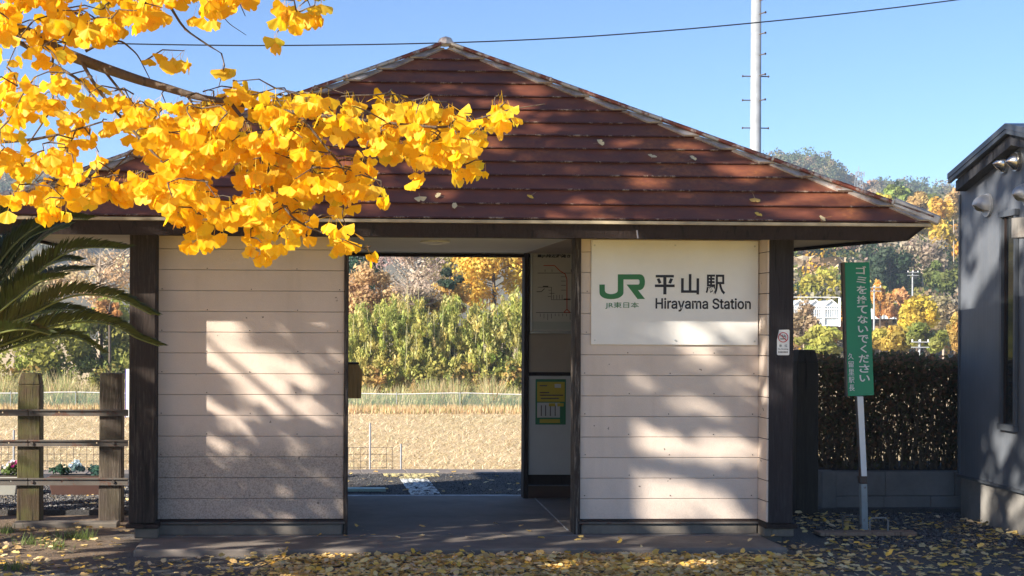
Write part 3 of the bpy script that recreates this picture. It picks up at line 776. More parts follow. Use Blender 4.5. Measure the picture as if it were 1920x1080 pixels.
prx0, prx1 = cpost(1440, 1488, M['post_r'], PY)
# door jambs
piece('door_jamb', (fx(645), fx(653), D-.03, D+.11, 0, ZT), M['edge'], ST, .004)
piece('door_jamb', (fx(1076), fx(1087), D-.04, D+.12, 0, ZT), M['edge'], ST, .004)
# rear wall, side walls
bx = lambda px: at(px, 700, YB).x
yb = YB
hz = fz(475, 800, YB)
piece('rear_lintel', (bx(300), bx(1100), yb, yb+.08, hz, 2.75), M['ceil'], ST)
piece('lintel_trim', (bx(300), bx(1100), yb-.03, yb+.1, hz-.03, hz-.001), M['dark'], ST)
XL, XR = fx(296), fx(1437)
piece('rear_post', (bx(981), bx(990), yb-.05, yb+.1, 0, 2.75), M['dark'], ST, .004)
z1, z2, z3 = fz(702, 1030, YB), fz(698, 1030, YB), fz(890, 1030, YB)
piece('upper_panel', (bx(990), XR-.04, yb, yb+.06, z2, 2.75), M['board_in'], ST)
piece('panel_rail', (bx(990), XR-.04, yb-.015, yb+.05, z1-.012, z2-.001), M['dark'], ST)
piece('lower_panel', (bx(990), XR-.04, yb-.004, yb+.06, z3, z1-.013), M['mapface'], ST)
piece('bench_recess', (bx(990), XR-.04, yb+.03, yb+.07, .12, z3-.001), M['dark'], ST)
piece('skirting_board', (bx(990), XR-.04, yb-.02, yb+.06, 0.004, .115), m_plain('brown_skirting', (.07, .035, .022), .6), ST)
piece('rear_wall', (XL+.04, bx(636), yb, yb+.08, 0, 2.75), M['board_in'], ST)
piece('rear_jamb', (bx(636), bx(645), yb-.04, yb+.1, 0, hz-.03), M['dark'], ST)
for x0, x1, nm in ((XL-.035, XL+.04, 'l'), (XR-.04, XR+.035, 'r')):
    for i in range(14):
        za = lz+i*.159
        if za > 2.5: break
        piece('side_board', (x0, x1, D+.05, yb+.06, za+.0025, min(2.7, za+.159)-.0025), M['siding_l'], ST, .003)
    piece('side_footing', (x0+.01, x1-.01, D+.11, yb+.05, 0, lz-.002), M['base'], ST)
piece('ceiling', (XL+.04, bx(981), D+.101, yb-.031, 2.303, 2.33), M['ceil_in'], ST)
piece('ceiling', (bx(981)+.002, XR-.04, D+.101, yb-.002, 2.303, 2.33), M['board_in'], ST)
piece('front_lintel', (XL, XR, D+.0, D+.1, ZT+.002, 2.75), M['dark'], ST)
# bench inside on the right side wall and left one
for xa_, xb2 in ((XL+.05, XL+.42),):
    b_ = piece('bench_seat', (xa_, xb2, D+.3, yb-.3, .40, .44), M['box_wood'], ST)
# eaves: EY0 front eave plane
E0 = 10.05; E1 = 12.95
eL, eR = at(-55, 403, E0).x, at(1750, 415, E0).x
ez = at(1000, 412, E0).z           # top of fascia (eave line)
eb = at(1000, 445, E0).z
ins = .10
# fascia boards, sloping inwards
def fas(a, b, c, d, nm='fascia_board'):  # a,b top outer ends ; c,d bottom ends
    n = Vector(((b-a).y, -(b-a).x, 0)).normalized()*-.03
    MB().hexa([c, d, d+n, c+n, a, b, b+n, a+n]).build(nm, M['dark'], ST)
zt_ = ez-.028
tl, tr_ = Vector((eL+.05, E0+.02, zt_)), Vector((eR-.05, E0+.02, zt_)); bl, br = Vector((eL+.15, E0+.05, eb)), Vector((eR-.17, E0+.05, eb))
tlb, trb = Vector((eL+.05, E1-.02, zt_)), Vector((eR-.05, E1-.02, zt_)); blb, brb = Vector((eL+.15, E1-.04, eb+.06)), Vector((eR-.17, E1-.04, eb+.06))
fas(tl, tr_, bl, br); fas(tr_, trb, br, brb); fas(trb, tlb, brb, blb); fas(tlb, tl, blb, bl)
# soffit: rises slightly inwards; built as ring of boards
ix0, ix1, iy0, iy1 = XL-.02, XR+.02, D-.0, yb+.02
sz = ZT+.01
def sq(a, b, c, d): MB().hexa([a, b, c, d]+[q+Vector((0, 0, .02)) for q in (a, b, c, d)]).build('soffit_board', M['soffit'], ST)
il, ir, ilb, irb = Vector((ix0, iy0, sz)), Vector((ix1, iy0, sz)), Vector((ix0, iy1, sz)), Vector((ix1, iy1, sz))
dz = Vector((0, 0, .03))
sq(bl+dz, br+dz, ir, il); sq(br+dz, brb+dz, irb, ir); sq(blb+dz, bl+dz, il, ilb)
if True: sq(brb+dz, blb+dz, ilb, irb)
# roof
apx = at(836, 88, (E0+E1)/2-.02); apex = Vector((apx.x, (E0+E1)/2, apx.z))
cor = [Vector((eL, E0, ez)), Vector((eR, E0, ez)), Vector((eR, E1, ez)), Vector((eL, E1, ez))]
ylines = [412, 385, 357.5, 331, 305.5, 280.5, 256, 232, 208.5, 184, 160, 137.5, 116, 92]
# height fractions of the courses on the front plane
def frac_for(py):
    n = (cor[1]-cor[0]).cross(apex-cor[0]).normalized(); q = onplane(1000, py, cor[0], n); return max(0, min(.985, (q.z-ez)/(apex.z-ez)))
fr = [0]+[frac_for(y) for y in ylines[1:]]
for side in range(4):
    a, b = cor[side], cor[(side+1) % 4]; n = (b-a).cross(apex-a).normalized()
    if n.z < 0: n = -n
    for k in range(len(fr)-1):
        f0, f1 = fr[k], fr[k+1]
        p0, p1 = a.lerp(apex, f0), b.lerp(apex, f0); q1, q0 = b.lerp(apex, f1), a.lerp(apex, f1)
        lift = n*.019; thin = n*.006; tb = R.uniform(-.001, .001)
        dn = (p0-q0); dn = (dn - (b-a).normalized()*dn.dot((b-a).normalized())).normalized()
        m_ = MB().hexa([p0+lift*.4, p1+lift*.4, q1, q0, p0+lift+n*tb, p1+lift+n*tb, q1+thin, q0+thin])
        m_.build('roof_sheet', M['roof'], ST)
        if side == 0:
            # folded lower lip, bare and flaking
            MB().hexa([p0+dn*.004+lift*.45, p1+dn*.004+lift*.45, p1-dn*.004+lift*.45, p0-dn*.004+lift*.45, p0+dn*.007+lift*1.08, p1+dn*.007+lift*1.08, p1-dn*.004+lift*1.10, p0-dn*.004+lift*1.10]).build('sheet_lip', M['lip'], ST)
# eave strip under lowest course
piece('eave_strip', (eL+.02, eR-.02, E0-.012, E0+.03, ez-.028, ez-.004), M['gutter'], ST, .002)
piece('eave_strip', (eL+.02, eR-.02, E1-.03, E1+.012, ez-.028, ez-.004), M['gutter'], ST, .002)
piece('eave_strip', (eL-.01, eL+.03, E0+.03, E1-.03, ez-.028, ez-.004), M['gutter'], ST, .002)
piece('eave_strip', (eR-.03, eR+.01, E0+.03, E1-.03, ez-.028, ez-.004), M['gutter'], ST, .002)
# hip caps and flashings
for ci in range(4):
    c = cor[ci]; d = (apex-c).normalized()
    nf_ = []
    for k in range(len(fr)-1):
        a = c.lerp(apex, fr[k]) ; b = c.lerp(apex, fr[k+1]); off = Vector((0, 0, .046))
        MB().bar(a-d*.012+off, b+d*.006+off*.97, .085, .03).build('hip_cap', M['cap'], ST, .008)
        if k % 3 == 1: MB().bar(a-d*.009+off*1.03, a+d*.009+off*1.03, .092, .034).build('cap_collar', M['flash'], ST, .004)
    for oth in ((ci+1) % 4, (ci-1) % 4):
        e = (cor[oth]-c).normalized(); n = e.cross(d).normalized()
        if n.z < 0: n = -n
        for k in range(len(fr)-1):
            a = c.lerp(apex, fr[k]); b = c.lerp(apex, fr[k+1])
            wa, wb = .115, .04
            l0 = n*.036; l1 = n*.020
            if not (ci in (0, 1) and {ci, oth} == {0, 1}): wa, wb = .12, .07
            MB().hexa([a, a+e*wa, b+e*wb, b, a+l0, a+e*wa+l0, b+e*wb+l1, b+l1]).build('hip_flashing', M['flash'], ST)
MB().tube([apex+Vector((0, 0, .02)), apex+Vector((0, 0, .075)), apex+Vector((0, 0, .09))], [.08, .05, .01], 8).build('apex_cap', M['flash'], ST)
# corner tube at the right eave corner
for c in cor: MB().bar(c-(apex-c).normalized()*.05+Vector((0, 0, .03)), c+(apex-c).normalized()*.30+Vector((0, 0, .05)), .085, .07).build('corner_cap', M['flash'], ST, .012)
# round ceiling lamp under the front lintel
q = at(820, 441, D+.3); MB().tube([(q.x, D+.5, 2.302), (q.x, D+.5, 2.29), (q.x, D+.5, 2.275)], [.12, .12, .05], 20).build('ceiling_lamp', M['mapface'], ST)
q = at(1194, 437, E0); MB().bar((q.x, E0+.0, q.z+.02), (q.x+.003, E0-.02, q.z-.04), .008).build('bent_nail', M['flash'], ST)
# floor joint line
q0 = Vector((at(1003, 938, 12.9).x, 12.9, .008)); q1 = Vector((at(1072, 988, D).x, D+.15, .008))
MB().bar(q0, q1, .012, .004).build('floor_joint', m_plain('joint', (.4, .4, .4), .8), ST)

# ------------------------------------------------------------------ station sign
x0, x1, z0, z1 = rectpx(1108, 646, 1422, 452, D-.015)
sg = thing('station_sign', ((x0+x1)/2, D-.01, z0), 'large white station name sign with green logo on the cream siding', 'sign')
MB().box(x0, x1, D-.016, D-.004, z0, z1).build('sign_board', M['sign'], sg, .002)
sy = D-.0185
def zc(px, py): v = at(px, py, sy); return (v.x, sy, v.z)
J = [(168,402),(288,402),(288,540),(300,570),(330,596),(380,612),(430,618),(480,612),(540,594),(570,570),(582,540),(582,172),(1075,172),(1115,180),(1150,203),(1177,245),(1190,300),(1192,345),(1188,400),(1172,450),(1145,492),(1110,518),(1075,527),(1035,528),(1195,728),(1025,728),(780,402),(1040,402),(1058,394),(1070,372),(1073,345),(1069,315),(1058,296),(1040,288),(708,288),(708,590),(700,622),(675,655),(630,690),(570,715),(500,728),(430,732),(350,727),(280,710),(225,680),(190,645),(172,610),(168,575)]
MB().prism([zc(1110+a/12, 500+b/12) for a, b in J], (0, .002, 0)).build('railway_logo', M['jrgreen'], sg)
def tpx(name, s, a, b, c, d, y, mat, parent, bold=0, **k):
    X0, X1, Z0, Z1 = rectpx(a, d, c, b, y); return text_fit(name, s, X0, X1, Z0, Z1, y, mat, parent, bold, **k)
tpx('company_name', 'JR東日本', 1135, 566.5, 1198, 579, sy, M['jrgreen'], sg, .004)
hb = MB()
def stroke(pts): hb.prism([tuple(at(a, b, sy)) for a, b in pts], (0, .002, 0))
stroke([(1229.5, 515.5), (1263.5, 515.5), (1263.5, 520.2), (1249.6, 520.2), (1249.6, 533.4), (1265, 533.4), (1265, 538.4), (1249.6, 538.4), (1249.6, 552), (1243.8, 552), (1243.8, 538.4), (1228, 538.4), (1228, 533.4), (1243.8, 533.4), (1243.8, 520.2), (1229.5, 520.2)])
hb.build('station_name', M['ink'], sg); hb = MB(); stroke([(1231.5, 523), (1236.6, 521.6), (1240.2, 530.4), (1235.2, 532)]); hb.build('kanji_dot', M['ink'], sg)
hb = MB(); stroke([(1256.8, 521.6), (1262, 523), (1258.2, 532), (1253.2, 530.4)]); hb.build('kanji_dot', M['ink'], sg)
tpx('station_name', '山', 1277, 514, 1311, 552, sy, M['ink'], sg, .022)
tpx('station_name', '駅', 1323, 515, 1360, 552, sy, M['ink'], sg, .018)
tpx('romanised_name', 'Hirayama Station', 1229, 559.5, 1408, 584, sy, M['ink'], sg, .018, font=SANS)
for px, py in ((1115, 460), (1266, 460), (1415, 462), (1266, 638), (1115, 638), (1415, 640)):
    q = at(px, py, sy); MB().tube([(q.x, sy+.002, q.z), (q.x, sy-.004, q.z)], .007, 8).build('screw', M['alu'], sg)
# no smoking sticker on the right post
ys = PY-.003
r = thing('no_smoking_sign', at(1468, 666, ys), 'small white no smoking plate on the right corner post', 'sign')
pl = [(1461, 618.5), (1479, 618), (1480.5, 620), (1480, 664.5), (1478.5, 666), (1459, 666), (1457, 664.5), (1457, 637)]
MB().prism([tuple(at(a, b, ys)) for a, b in pl], (0, .003, 0)).build('plate', M['white'], r)
def ring(px, py, r0, r1, y, mat, parent, nm):
    mb = MB(); n = 28
    for i in range(n):
        a0, a1 = 2*math.pi*i/n, 2*math.pi*(i+1)/n
        mb.poly([at(px+math.cos(a)*rr, py+math.sin(a)*rr, y) for a, rr in ((a0, r0), (a1, r0), (a1, r1), (a0, r1))])
    mb.build(nm, mat, parent)
yy = ys-.002
ring(1468.5, 632.5, 8.1, 9.6, yy, M['red'], r, 'red_ring')
MB().bar(at(1462.5, 627, yy-.001), at(1474.5, 638.3, yy-.001), .006, .001, (0, 1, 0)).build('red_slash', M['red'], r)
MB().bar(at(1463, 635.5, yy), at(1470, 635.5, yy), .006, .001, (0, 1, 0)).bar(at(1471.5, 635.5, yy), at(1474, 635.5, yy), .006, .001, (0, 1, 0)).build('cigarette', M['ink'], r)
MB().tube([at(a, b, yy) for a, b in ((1466.5, 627), (1467, 629.5), (1469, 630.5), (1471, 630.5), (1473, 632.5), (1474, 632.5))], .0022, 4).tube([at(a, b, yy) for a, b in ((1469.5, 627.5), (1471, 628), (1472, 629.5), (1474, 630.5))], .0022, 4).build('smoke', M['ink'], r)
tpx('lettering', '禁　煙', 1461, 646, 1476, 650.5, yy, M['ink'], r, .01)
tpx('lettering', 'No Smoking', 1459, 653, 1478, 656.5, yy, M['ink'], r, .01)
mb = MB()
for k in range(7): mb.box(at(1459.5+k*2.6, 660, yy).x, at(1461.2+k*2.6, 660, yy).x, yy, yy+.001, at(1468, 661.5, yy).z, at(1468, 658.8, yy).z)
mb.build('fine_print', M['rail'], r)
# fare map board
ym = yb-.03
x0, x1, z0, z1 = rectpx(993, 626, 1180, 464, ym)
r = thing('route_map_board', ((x0+x1)/2, ym, z0), 'framed railway fare map hanging on the dim inner wall', 'notice board')
MB().box(x0+.01, x1-.01, ym, ym+.02, z0+.01, z1-.01).build('map_sheet', M['mapface'], r)
for b_ in ((x0, x0+.025, z0+.026, z1-.026), (x1-.025, x1, z0+.026, z1-.026), (x0, x1, z0, z0+.025), (x0, x1, z1-.025, z1)): MB().box(b_[0], b_[1], ym-.015, ym+.02, b_[2], b_[3]).build('frame', M['alu'], r, .005)
yq = ym-.003
def ln(pts, mat, wd=.006, nm='printed_line'):
    mb = MB()
    for a, b in zip(pts, pts[1:]): mb.bar(at(*a, yq), at(*b, yq), wd, .001, (0, 1, 0))
    mb.build(nm, mat, r)
tpx('lettering', '■JR線近距離きっぷ運賃表', 1008, 477, 1118, 484, yq, M['ink'], r, .03)
ln([(1019, 498), (1040, 498), (1050, 508), (1060, 514), (1063, 524), (1063, 560)], M['mapred'], .008)
ln([(1063, 560), (1063, 580), (1057, 586), (1069, 586), (1063, 580)], M['mapred'], .008)
ln([(1008, 512), (1120, 512)], M['ink'], .005); ln([(1005, 586), (1120, 586)], M['ink'], .005)
ln([(1008, 538.5), (1034, 538.5), (1034, 562), (1120, 562)], M['ink'], .004); ln([(1006, 547), (1015, 547), (1021, 541)], M['ink'], .006)
for px in range(1013, 1110, 7): ln([(px, 588), (px, 588+R.choice([5, 6, 9, 12]))], M['ink'], .004)
for px in (1022, 1035, 1071, 1086): ln([(px, 505), (px, 510)], M['ink'], .004)
for py in (519, 527, 535, 544): ln([(1052, py), (1061, py)], M['ink'], .004)
for px in (1038, 1044, 1049, 1054): ln([(px, 553), (px, 561)], M['ink'], .004)
ln([(1028, 544), (1033, 544)], M['ink'], .004); ln([(1027, 556), (1033, 556)], M['ink'], .004); ln([(1030, 550), (1040, 550)], M['ink'], .004)
ln([(1018, 537), (1028, 537)], M['ink'], .009); ln([(1057, 561), (1069, 561)], M['ink'], .011)
MB().box(*[(a) for a in (at(998, 610, yq).x, at(1176, 610, yq).x, yq, yq+.001, at(1030, 618, yq).z, at(1030, 603, yq).z)]).build('footer_band', M['mapband'], r)
# poster
yp = yb-.012
x0, x1, z0, z1 = rectpx(1004, 796, 1061, 711, yp)
r = thing('safety_poster', ((x0+x1)/2, yp, z0), 'yellow poster with green border pinned low on the inner wall', 'poster')
MB().box(x0, x1, yp, yp+.005, z0, z1).build('poster_sheet', M['pgreen'], r)
yp -= .002
def pr(a, b, c, d, m_, nm, dd=0):
    X0, X1, Z0, Z1 = rectpx(a, d, c, b, yp-dd); MB().box(X0, X1, yp-dd, yp-dd+.001, Z0, Z1).build(nm, m_, r)
pr(1007, 716, 1059, 753, M['yellow'], 'yellow_field'); pr(1007, 755, 1050, 783, M['mapface'], 'picture'); pr(1012, 786, 1050, 793, M['yellow'], 'yellow_strip')
pr(1029, 756, 1041, 762, M['yellow'], 'caption', .001); pr(1045, 756, 1057, 762, M['yellow'], 'caption', .001)
for a, b, c in ((1012, 722, 1026), (1012, 735, 1030), (1012, 740, 1056), (1014, 746, 1048)): pr(a, b, c, b+2.2, M['rail'], 'text_bar', .001)
pr(1040, 720, 1052, 727, M['mapface'], 'white_spot', .001)
for px in (1014, 1022, 1031, 1040): pr(px, 760, px+2, 780, M['rail'], 'drawn_line', .001)
# wooden box by the rear jamb
Y = YB-.12
x0, x1, z0, z1 = rectpx(640, 747, 679.5, 683, Y)
r = thing('ticket_box', ((x0+x1)/2, Y, z0), 'wooden ticket box with sloping lid at the rear left doorway edge', 'box')
zs = at(660, 697, Y).z
MB().prism([(x0, Y, z0), (x1-.01, Y, z0), (x1, Y, zs), (x1-.035, Y, z1), (x0, Y, z1)], (0, .2, 0)).build('box_body', M['box_wood'], r, .003)
MB().box(x0-.01, x1-.03, Y-.01, Y+.21, z1+.001, z1+.015).build('lid', M['dark'], r)
# tactile tiles
tx = at(770, 928, 13.25).x
proto = None
for i in range(7):
    y0 = 13.24+i*.27
    for j in range(1 if i < 6 else 2):
        xx = tx + j*.30 - (.15 if i == 6 else 0); mt = M['tactile_y'] if i >= 5 else M['tactile']
        if i == 0 or (i == 5) :
            mb = MB().box(0, .29, 0, .262, -.004, .004)
            for k in range(4): mb.box(.03+k*.065, .065+k*.065, .015, .247, .004, .009)
            proto = mb.build('tactile_tile', mt, plat, .0015); o = proto
        else:
            o = proto.copy(); COL.objects.link(o)
        o.location = (xx, y0, 0.002); o.rotation_euler = (0, 0, R.uniform(-.02, .02))
x0, x1 = at(600, 916, 13.6).x, at(722, 916, 13.6).x
o = MB().box(x0, x1, 13.5, 13.6, .0, .03).build('plank', M['teal']); tag(o, 'pale teal plank lying on the platform behind the doorway', 'plank')

# ------------------------------------------------------------------ left timber fence
fe = thing('timber_post_fence', (-1.9, 11.75, -.05), 'old timber posts carrying three steel rails at the left edge', 'fence')
Yf = 11.75
def tpost(px0, px1, pyt, mat, chamfer, Y=Yf, name='post', parent=fe, pyb=966, dpt=.17):
    x0, x1 = at(px0, 850, Y).x, at(px1, 850, Y).x; zt = at(px0, pyt, Y).z; c = chamfer
    mb = MB()
    mb.hexa([(x0, Y, -.1), (x1, Y, -.1), (x1, Y+dpt, -.1), (x0, Y+dpt, -.1), (x0+.005, Y, zt-c*1.6), (x1-.003, Y, zt-c*1.6), (x1-.003, Y+dpt, zt-c*1.6), (x0+.005, Y+dpt, zt-c*1.6)])
    if c: mb.hexa([(x0+.005, Y, zt-c*1.6), (x1-.003, Y, zt-c*1.6), (x1-.003, Y+dpt, zt-c*1.6), (x0+.005, Y+dpt, zt-c*1.6), (x0+c*.45, Y+c*.3, zt), (x1-c*.35, Y+c*.3, zt), (x1-c*.35, Y+dpt-c*.3, zt), (x0+c*.45, Y+dpt-c*.3, zt)])
    o = mb.build(name, mat, parent, .008); return o
tpost(31.5, 75.5, 700, M['old_post'], .06); tpost(185, 229, 700, M['grey_post'], .0)
for k, (px, tp) in enumerate(((-128, 700), (-290, 702))): tpost(px, px+46, tp, M['grey_post'] if k else M['old_post'], .05*(1-k))
def rail(py0, py1, xa_, xb2, hole, seg):
    z1, z0 = at(130, py0, Yf-.03).z, at(130, py1, Yf-.03).z
    X0, X1 = at(xa_, 800, Yf-.03).x, at(xb2, 800, Yf-.03).x; mb = MB(); y0, y1 = Yf-.03, Yf-.005; hs = []
    for h in hole: hs.append(at(h, 800, Yf-.03).x)
    x = X0; r_ = .007; zm = (z0+z1)/2+.003
    for h in hs: mb.box(x, h-r_, y0, y1, z0, z1); mb.box(h-r_, h+r_, y0, y1, z0, zm-r_); mb.box(h-r_, h+r_, y0, y1, zm+r_, z1); x = h+r_
    mb.box(x, X1, y0, y1, z0, z1)
    mb.box(X0, X1, Yf-.045, Yf-.031, z1-.008, z1+.004)
    mb.build('rail', M['rail'], fe)
    for b_ in (60, 212): 
        q = at(b_, (py0+py1)/2, Yf-.03); 
        if X0 < q.x < X1: MB().tube([(q.x, Yf-.029, q.z), (q.x, Yf-.042, q.z)], .014, 8).build('bolt', M['rusty'], fe)
for (a, b, hl, hr) in ((768.5, 780, [-60, 4], [110]), (825.5, 837, [-40, 16], [181]), (897, 910, [-30, 20], [117])):
    rail(a, b, -420, 52, hl, 0); rail(a, b, 53.5, 240, hr, 1)
MB().box(at(30, 960, 11.6).x, at(225, 960, 11.6).x, 11.45, 11.6, -.06, -.01).build('kerb', M['base'], fe, .01)
# thin white station name post beside
Y = 13.8; x0, x1, z0, z1 = rectpx(236, 783, 243, 692, Y)
r = thing('platform_sign', (x0, Y, 0), 'narrow white sign edge with blue rim behind the left corner post', 'sign')
MB().box(x0, x1+.25, Y, Y+.04, z0, z1).build('sign_board', M['white'], r, .004); MB().box(x0-.008, x0-.001, Y, Y+.04, z0, z1).build('rim', m_plain('blue_rim', (.12, .10, .45), .5), r)
MB().tube([(x0+.2, Y+.02, 0), (x0+.2, Y+.02, z0)], .025, 8).build('leg', M['galv'], r)

# planters
def planter(px0, px1, pyt, pyb, Y, mat, label, plants):
    x0, x1, z0, z1 = rectpx(px0, pyb, px1, pyt, Y); z0 = 0
    r = thing('planter', ((x0+x1)/2, Y, 0), label, 'planter')
    MB().hexa([(x0+.03, Y+.03, z0), (x1-.03, Y+.03, z0), (x1-.03, Y+.2, z0), (x0+.03, Y+.2, z0), (x0, Y, z1-.02), (x1, Y, z1-.02), (x1, Y+.23, z1-.02), (x0, Y+.23, z1-.02)]).build('trough', mat, r, .005)
    MB().box(x0-.012, x1+.012, Y-.012, Y+.242, z1-.018, z1-.002).build('rim', mat, r, .004)
    MB().box(x0+.01, x1-.01, Y+.01, Y+.22, z1-.001, z1+.006).build('potting_soil', M['soil'], r)
    for px, c1, c2, n in plants:
        q = at(px, pyt, Y+.1); ps = [cloud((q.x, Y+.11, z1+.055), (.085, .085, .06), 260, .035, c1, 8, lob=.55)]
        if c2: ps.append(cloud((q.x, Y+.09, z1+.10), (.075, .07, .045), 120, .028, c2, 7, lob=.5))
        cloudmesh('plant', ps, M['fol'], r)
planter(90, 192, 894, 925, 13.2, M['planter_b'], 'brown trough planter with three blue green plants behind the fence', [(112, (.035, .08, .05), None, 0), (145, (.10, .17, .19), (.35, .42, .5), 0), (180, (.05, .11, .09), None, 0)])
planter(-70, 33, 894, 924, 13.2, M['planter_w'], 'pale trough planter with pink and white flowers at the left edge', [(18, (.12, .17, .05), (.65, .6, .6), 0), (30, (.08, .12, .04), (.42, .04, .2), 0), (-20, (.08, .12, .04), (.5, .1, .3), 0)])

# ------------------------------------------------------------------ right side: timber post, block wall, hedge
r = thing('timber_post', (at(1513, 900, 12.0).x, 12.0, -.05), 'blackened chamfered timber post beside the hedge', 'post')
tpost(1493, 1535, 656, M['black_post'], .07, 12.0, 'shaft', r, dpt=.2)
bw = thing('block_wall', (at(1660, 950, 12.3).x, 12.3, -.05), 'low concrete block retaining wall beneath the hedge', 'wall')
Yw = 12.3; x0, x1 = at(1540, 900, Yw).x, at(1830, 900, Yw).x
zt = at(1680, 884, Yw).z; zm = at(1680, 930, Yw).z; zb0 = -.1
piece('pier', (x0, at(1567, 900, Yw).x-.004, Yw-.02, Yw+.12, zb0, zt+.005), M['block'], bw, .006)
xs_ = at(1567, 900, Yw).x
q = xs_
for row, (a, b, st) in enumerate(((zm, zt, 0), (zb0, zm, .12))):
    q = xs_
    edges = [xs_]
    e = at(1745, 900, Yw).x - (.8 if row == 0 else 0)
    pts = sorted(set([xs_] + [at(p_, 900, Yw).x for p_ in ((1567+90, 1745) if row else (1660, 1790))] + [x1]))
    for a0, a1 in zip(pts, pts[1:]): piece('block', (a0+.002, a1-.002, Yw+R.uniform(-.002, .002), Yw+.12, a+.002, b-.002), M['block'], bw, .004)
# hedge
hx0, hx1 = at(1540, 800, 12.5).x, at(1800, 800, 12.5).x+.6
hz0, hz1 = zt+.0, at(1660, 668, 12.6).z
hd = thing('hedge', ((hx0+hx1)/2, 12.65, hz0), 'dark clipped hedge with bare twigs on the block wall', 'hedge')
n = 17500
P = np.stack([NR.uniform(hx0, hx1, n), 12.42+.62*NR.random(n), hz0+(hz1-hz0)*NR.random(n)**.62], 1)
P[:, 2] += .03*np.sin(P[:, 0]*7)+NR.normal(0, .015, n)
# thin out the middle so light shows through
keep = (P[:, 2] > hz1-.35) | (NR.random(n) < .86) | (P[:, 2] < hz0+.14)
P = P[keep]; n = len(P)
nn = NR.normal(size=(n, 3)); nn /= np.linalg.norm(nn, axis=1)[:, None]; tt = NR.normal(size=(n, 3)); a = np.cross(nn, tt); a /= np.linalg.norm(a, axis=1)[:, None]; b = np.cross(nn, a)
s = NR.uniform(.016, .032, n)[:, None]; V = np.stack([P-b*s, P+a*s*.6, P+b*s, P-a*s*.6], 1).reshape(-1, 3)
pal = np.array([(.13, .10, .045), (.19, .105, .06), (.09, .085, .035), (.25, .13, .065), (.13, .12, .05)])[NR.integers(0, 5, n)]
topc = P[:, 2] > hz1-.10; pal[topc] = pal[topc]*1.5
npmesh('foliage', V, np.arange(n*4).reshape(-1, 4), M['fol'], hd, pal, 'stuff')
MB().box(hx0, hx1, 12.42, 13.4, -.1, hz0-.005).build('soil_bed', M['soil'], hd)
tw = MB()
for i in range(420):
    x = R.uniform(hx0, hx1); y = R.uniform(12.45, 12.95); z = hz0; h = R.uniform(.5, 1.0)*(hz1-hz0)
    p1 = Vector((x+R.uniform(-.1, .1), y, z+h*.5)); tw.tube([(x, y, z), p1, (p1.x+R.uniform(-.14, .14), y+R.uniform(-.1, .1), z+h)], [.006, .0045, .002], 3, False)
    for q in range(2): s0 = Vector((x, y, z)).lerp(p1, R.random()); tw.tube([s0, s0+Vector((R.uniform(-.16, .16), R.uniform(-.1, .1), R.uniform(.03, .25)))], [.004, .0015], 3, False)
tw.build('twigs', M['twig'], hd, kind='stuff')

# ------------------------------------------------------------------ green notice on stand
Yg = 10.95
b0 = at(1622, 1000, Yg); lean = math.radians(-2.0)
M['plank'] = m_wood('weathered_plank', (.24, .15, .10), (.5, .42, .32), .6)
gs = thing('notice_stand', (b0.x, Yg, -.05), 'leaning green notice on a white post telling people not to litter', 'sign')
ax = b0.x; az_ = at(1622, 998, Yg).z
def inv(px, py, Y=Yg): return at(px, py, Y)
def quadprism(pts, y, dp, nm, mat, bevel=0): return MB().prism([tuple(at(a, b, y)) for a, b in pts], (0, dp, 0)).build(nm, mat, gs, bevel)
SGN = [(1584, 492), (1630, 491.5), (1639, 741), (1590, 743)]
quadprism(SGN, Yg-.03, .03, 'sign_face', M['green'], .002)
quadprism([(1579, 493), (1583.8, 492), (1589.8, 743), (1587, 743)], Yg-.028, .035, 'sign_rim', M['rail'])
quadprism([(1607.5, 743.5), (1619, 743), (1625.8, 893), (1615.5, 893)], Yg-.015, .04, 'white_post', M['white'], .002)
quadprism([(1606, 743.5), (1607.3, 743.5), (1615.3, 893), (1613.5, 893)], Yg-.012, .035, 'post_side', M['rail'])
quadprism([(1612.5, 893.5), (1626, 893.5), (1626.5, 907), (1613.5, 907)], Yg-.022, .055, 'rust_collar', M['rusty'], .002)
quadprism([(1614.5, 907.5), (1626, 907.5), (1628.5, 995), (1616.5, 995)], Yg-.018, .045, 'lower_post', steel('peeling_post', (.30, .34, .35), .8, .6, .1, 14), .002)
yl = Yg-.034
# shear transform to follow the lean
def shear(p): 
    zc_ = at(1610, 617, Yg).z
    return Vector((p[0] - (p[2]-zc_)*math.tan(math.radians(1.95)), p[1], p[2]))
for i, ch in enumerate('ゴミを捨てないでください'):
    cy = 506.5+i*18.45; wd, hh = (21, 15.2)
    if ch in 'いミ': hh = 12.5
    if ch in 'く': wd = 13
    cx = 1618.2
    text = text_fit('lettering', ch, *rectpx(cx-wd/2*.93, cy+hh/2, cx+wd/2*.93, cy-hh/2, yl), yl, M['letters'], gs, .02, xf=shear)
for i, ch in enumerate('久留里駅長'):
    cy = 668+i*14.8
    text_fit('lettering', ch, *rectpx(1588.2, cy+6.0, 1598.8, cy-6.0, yl), yl, M['letters'], gs, .008, xf=shear)
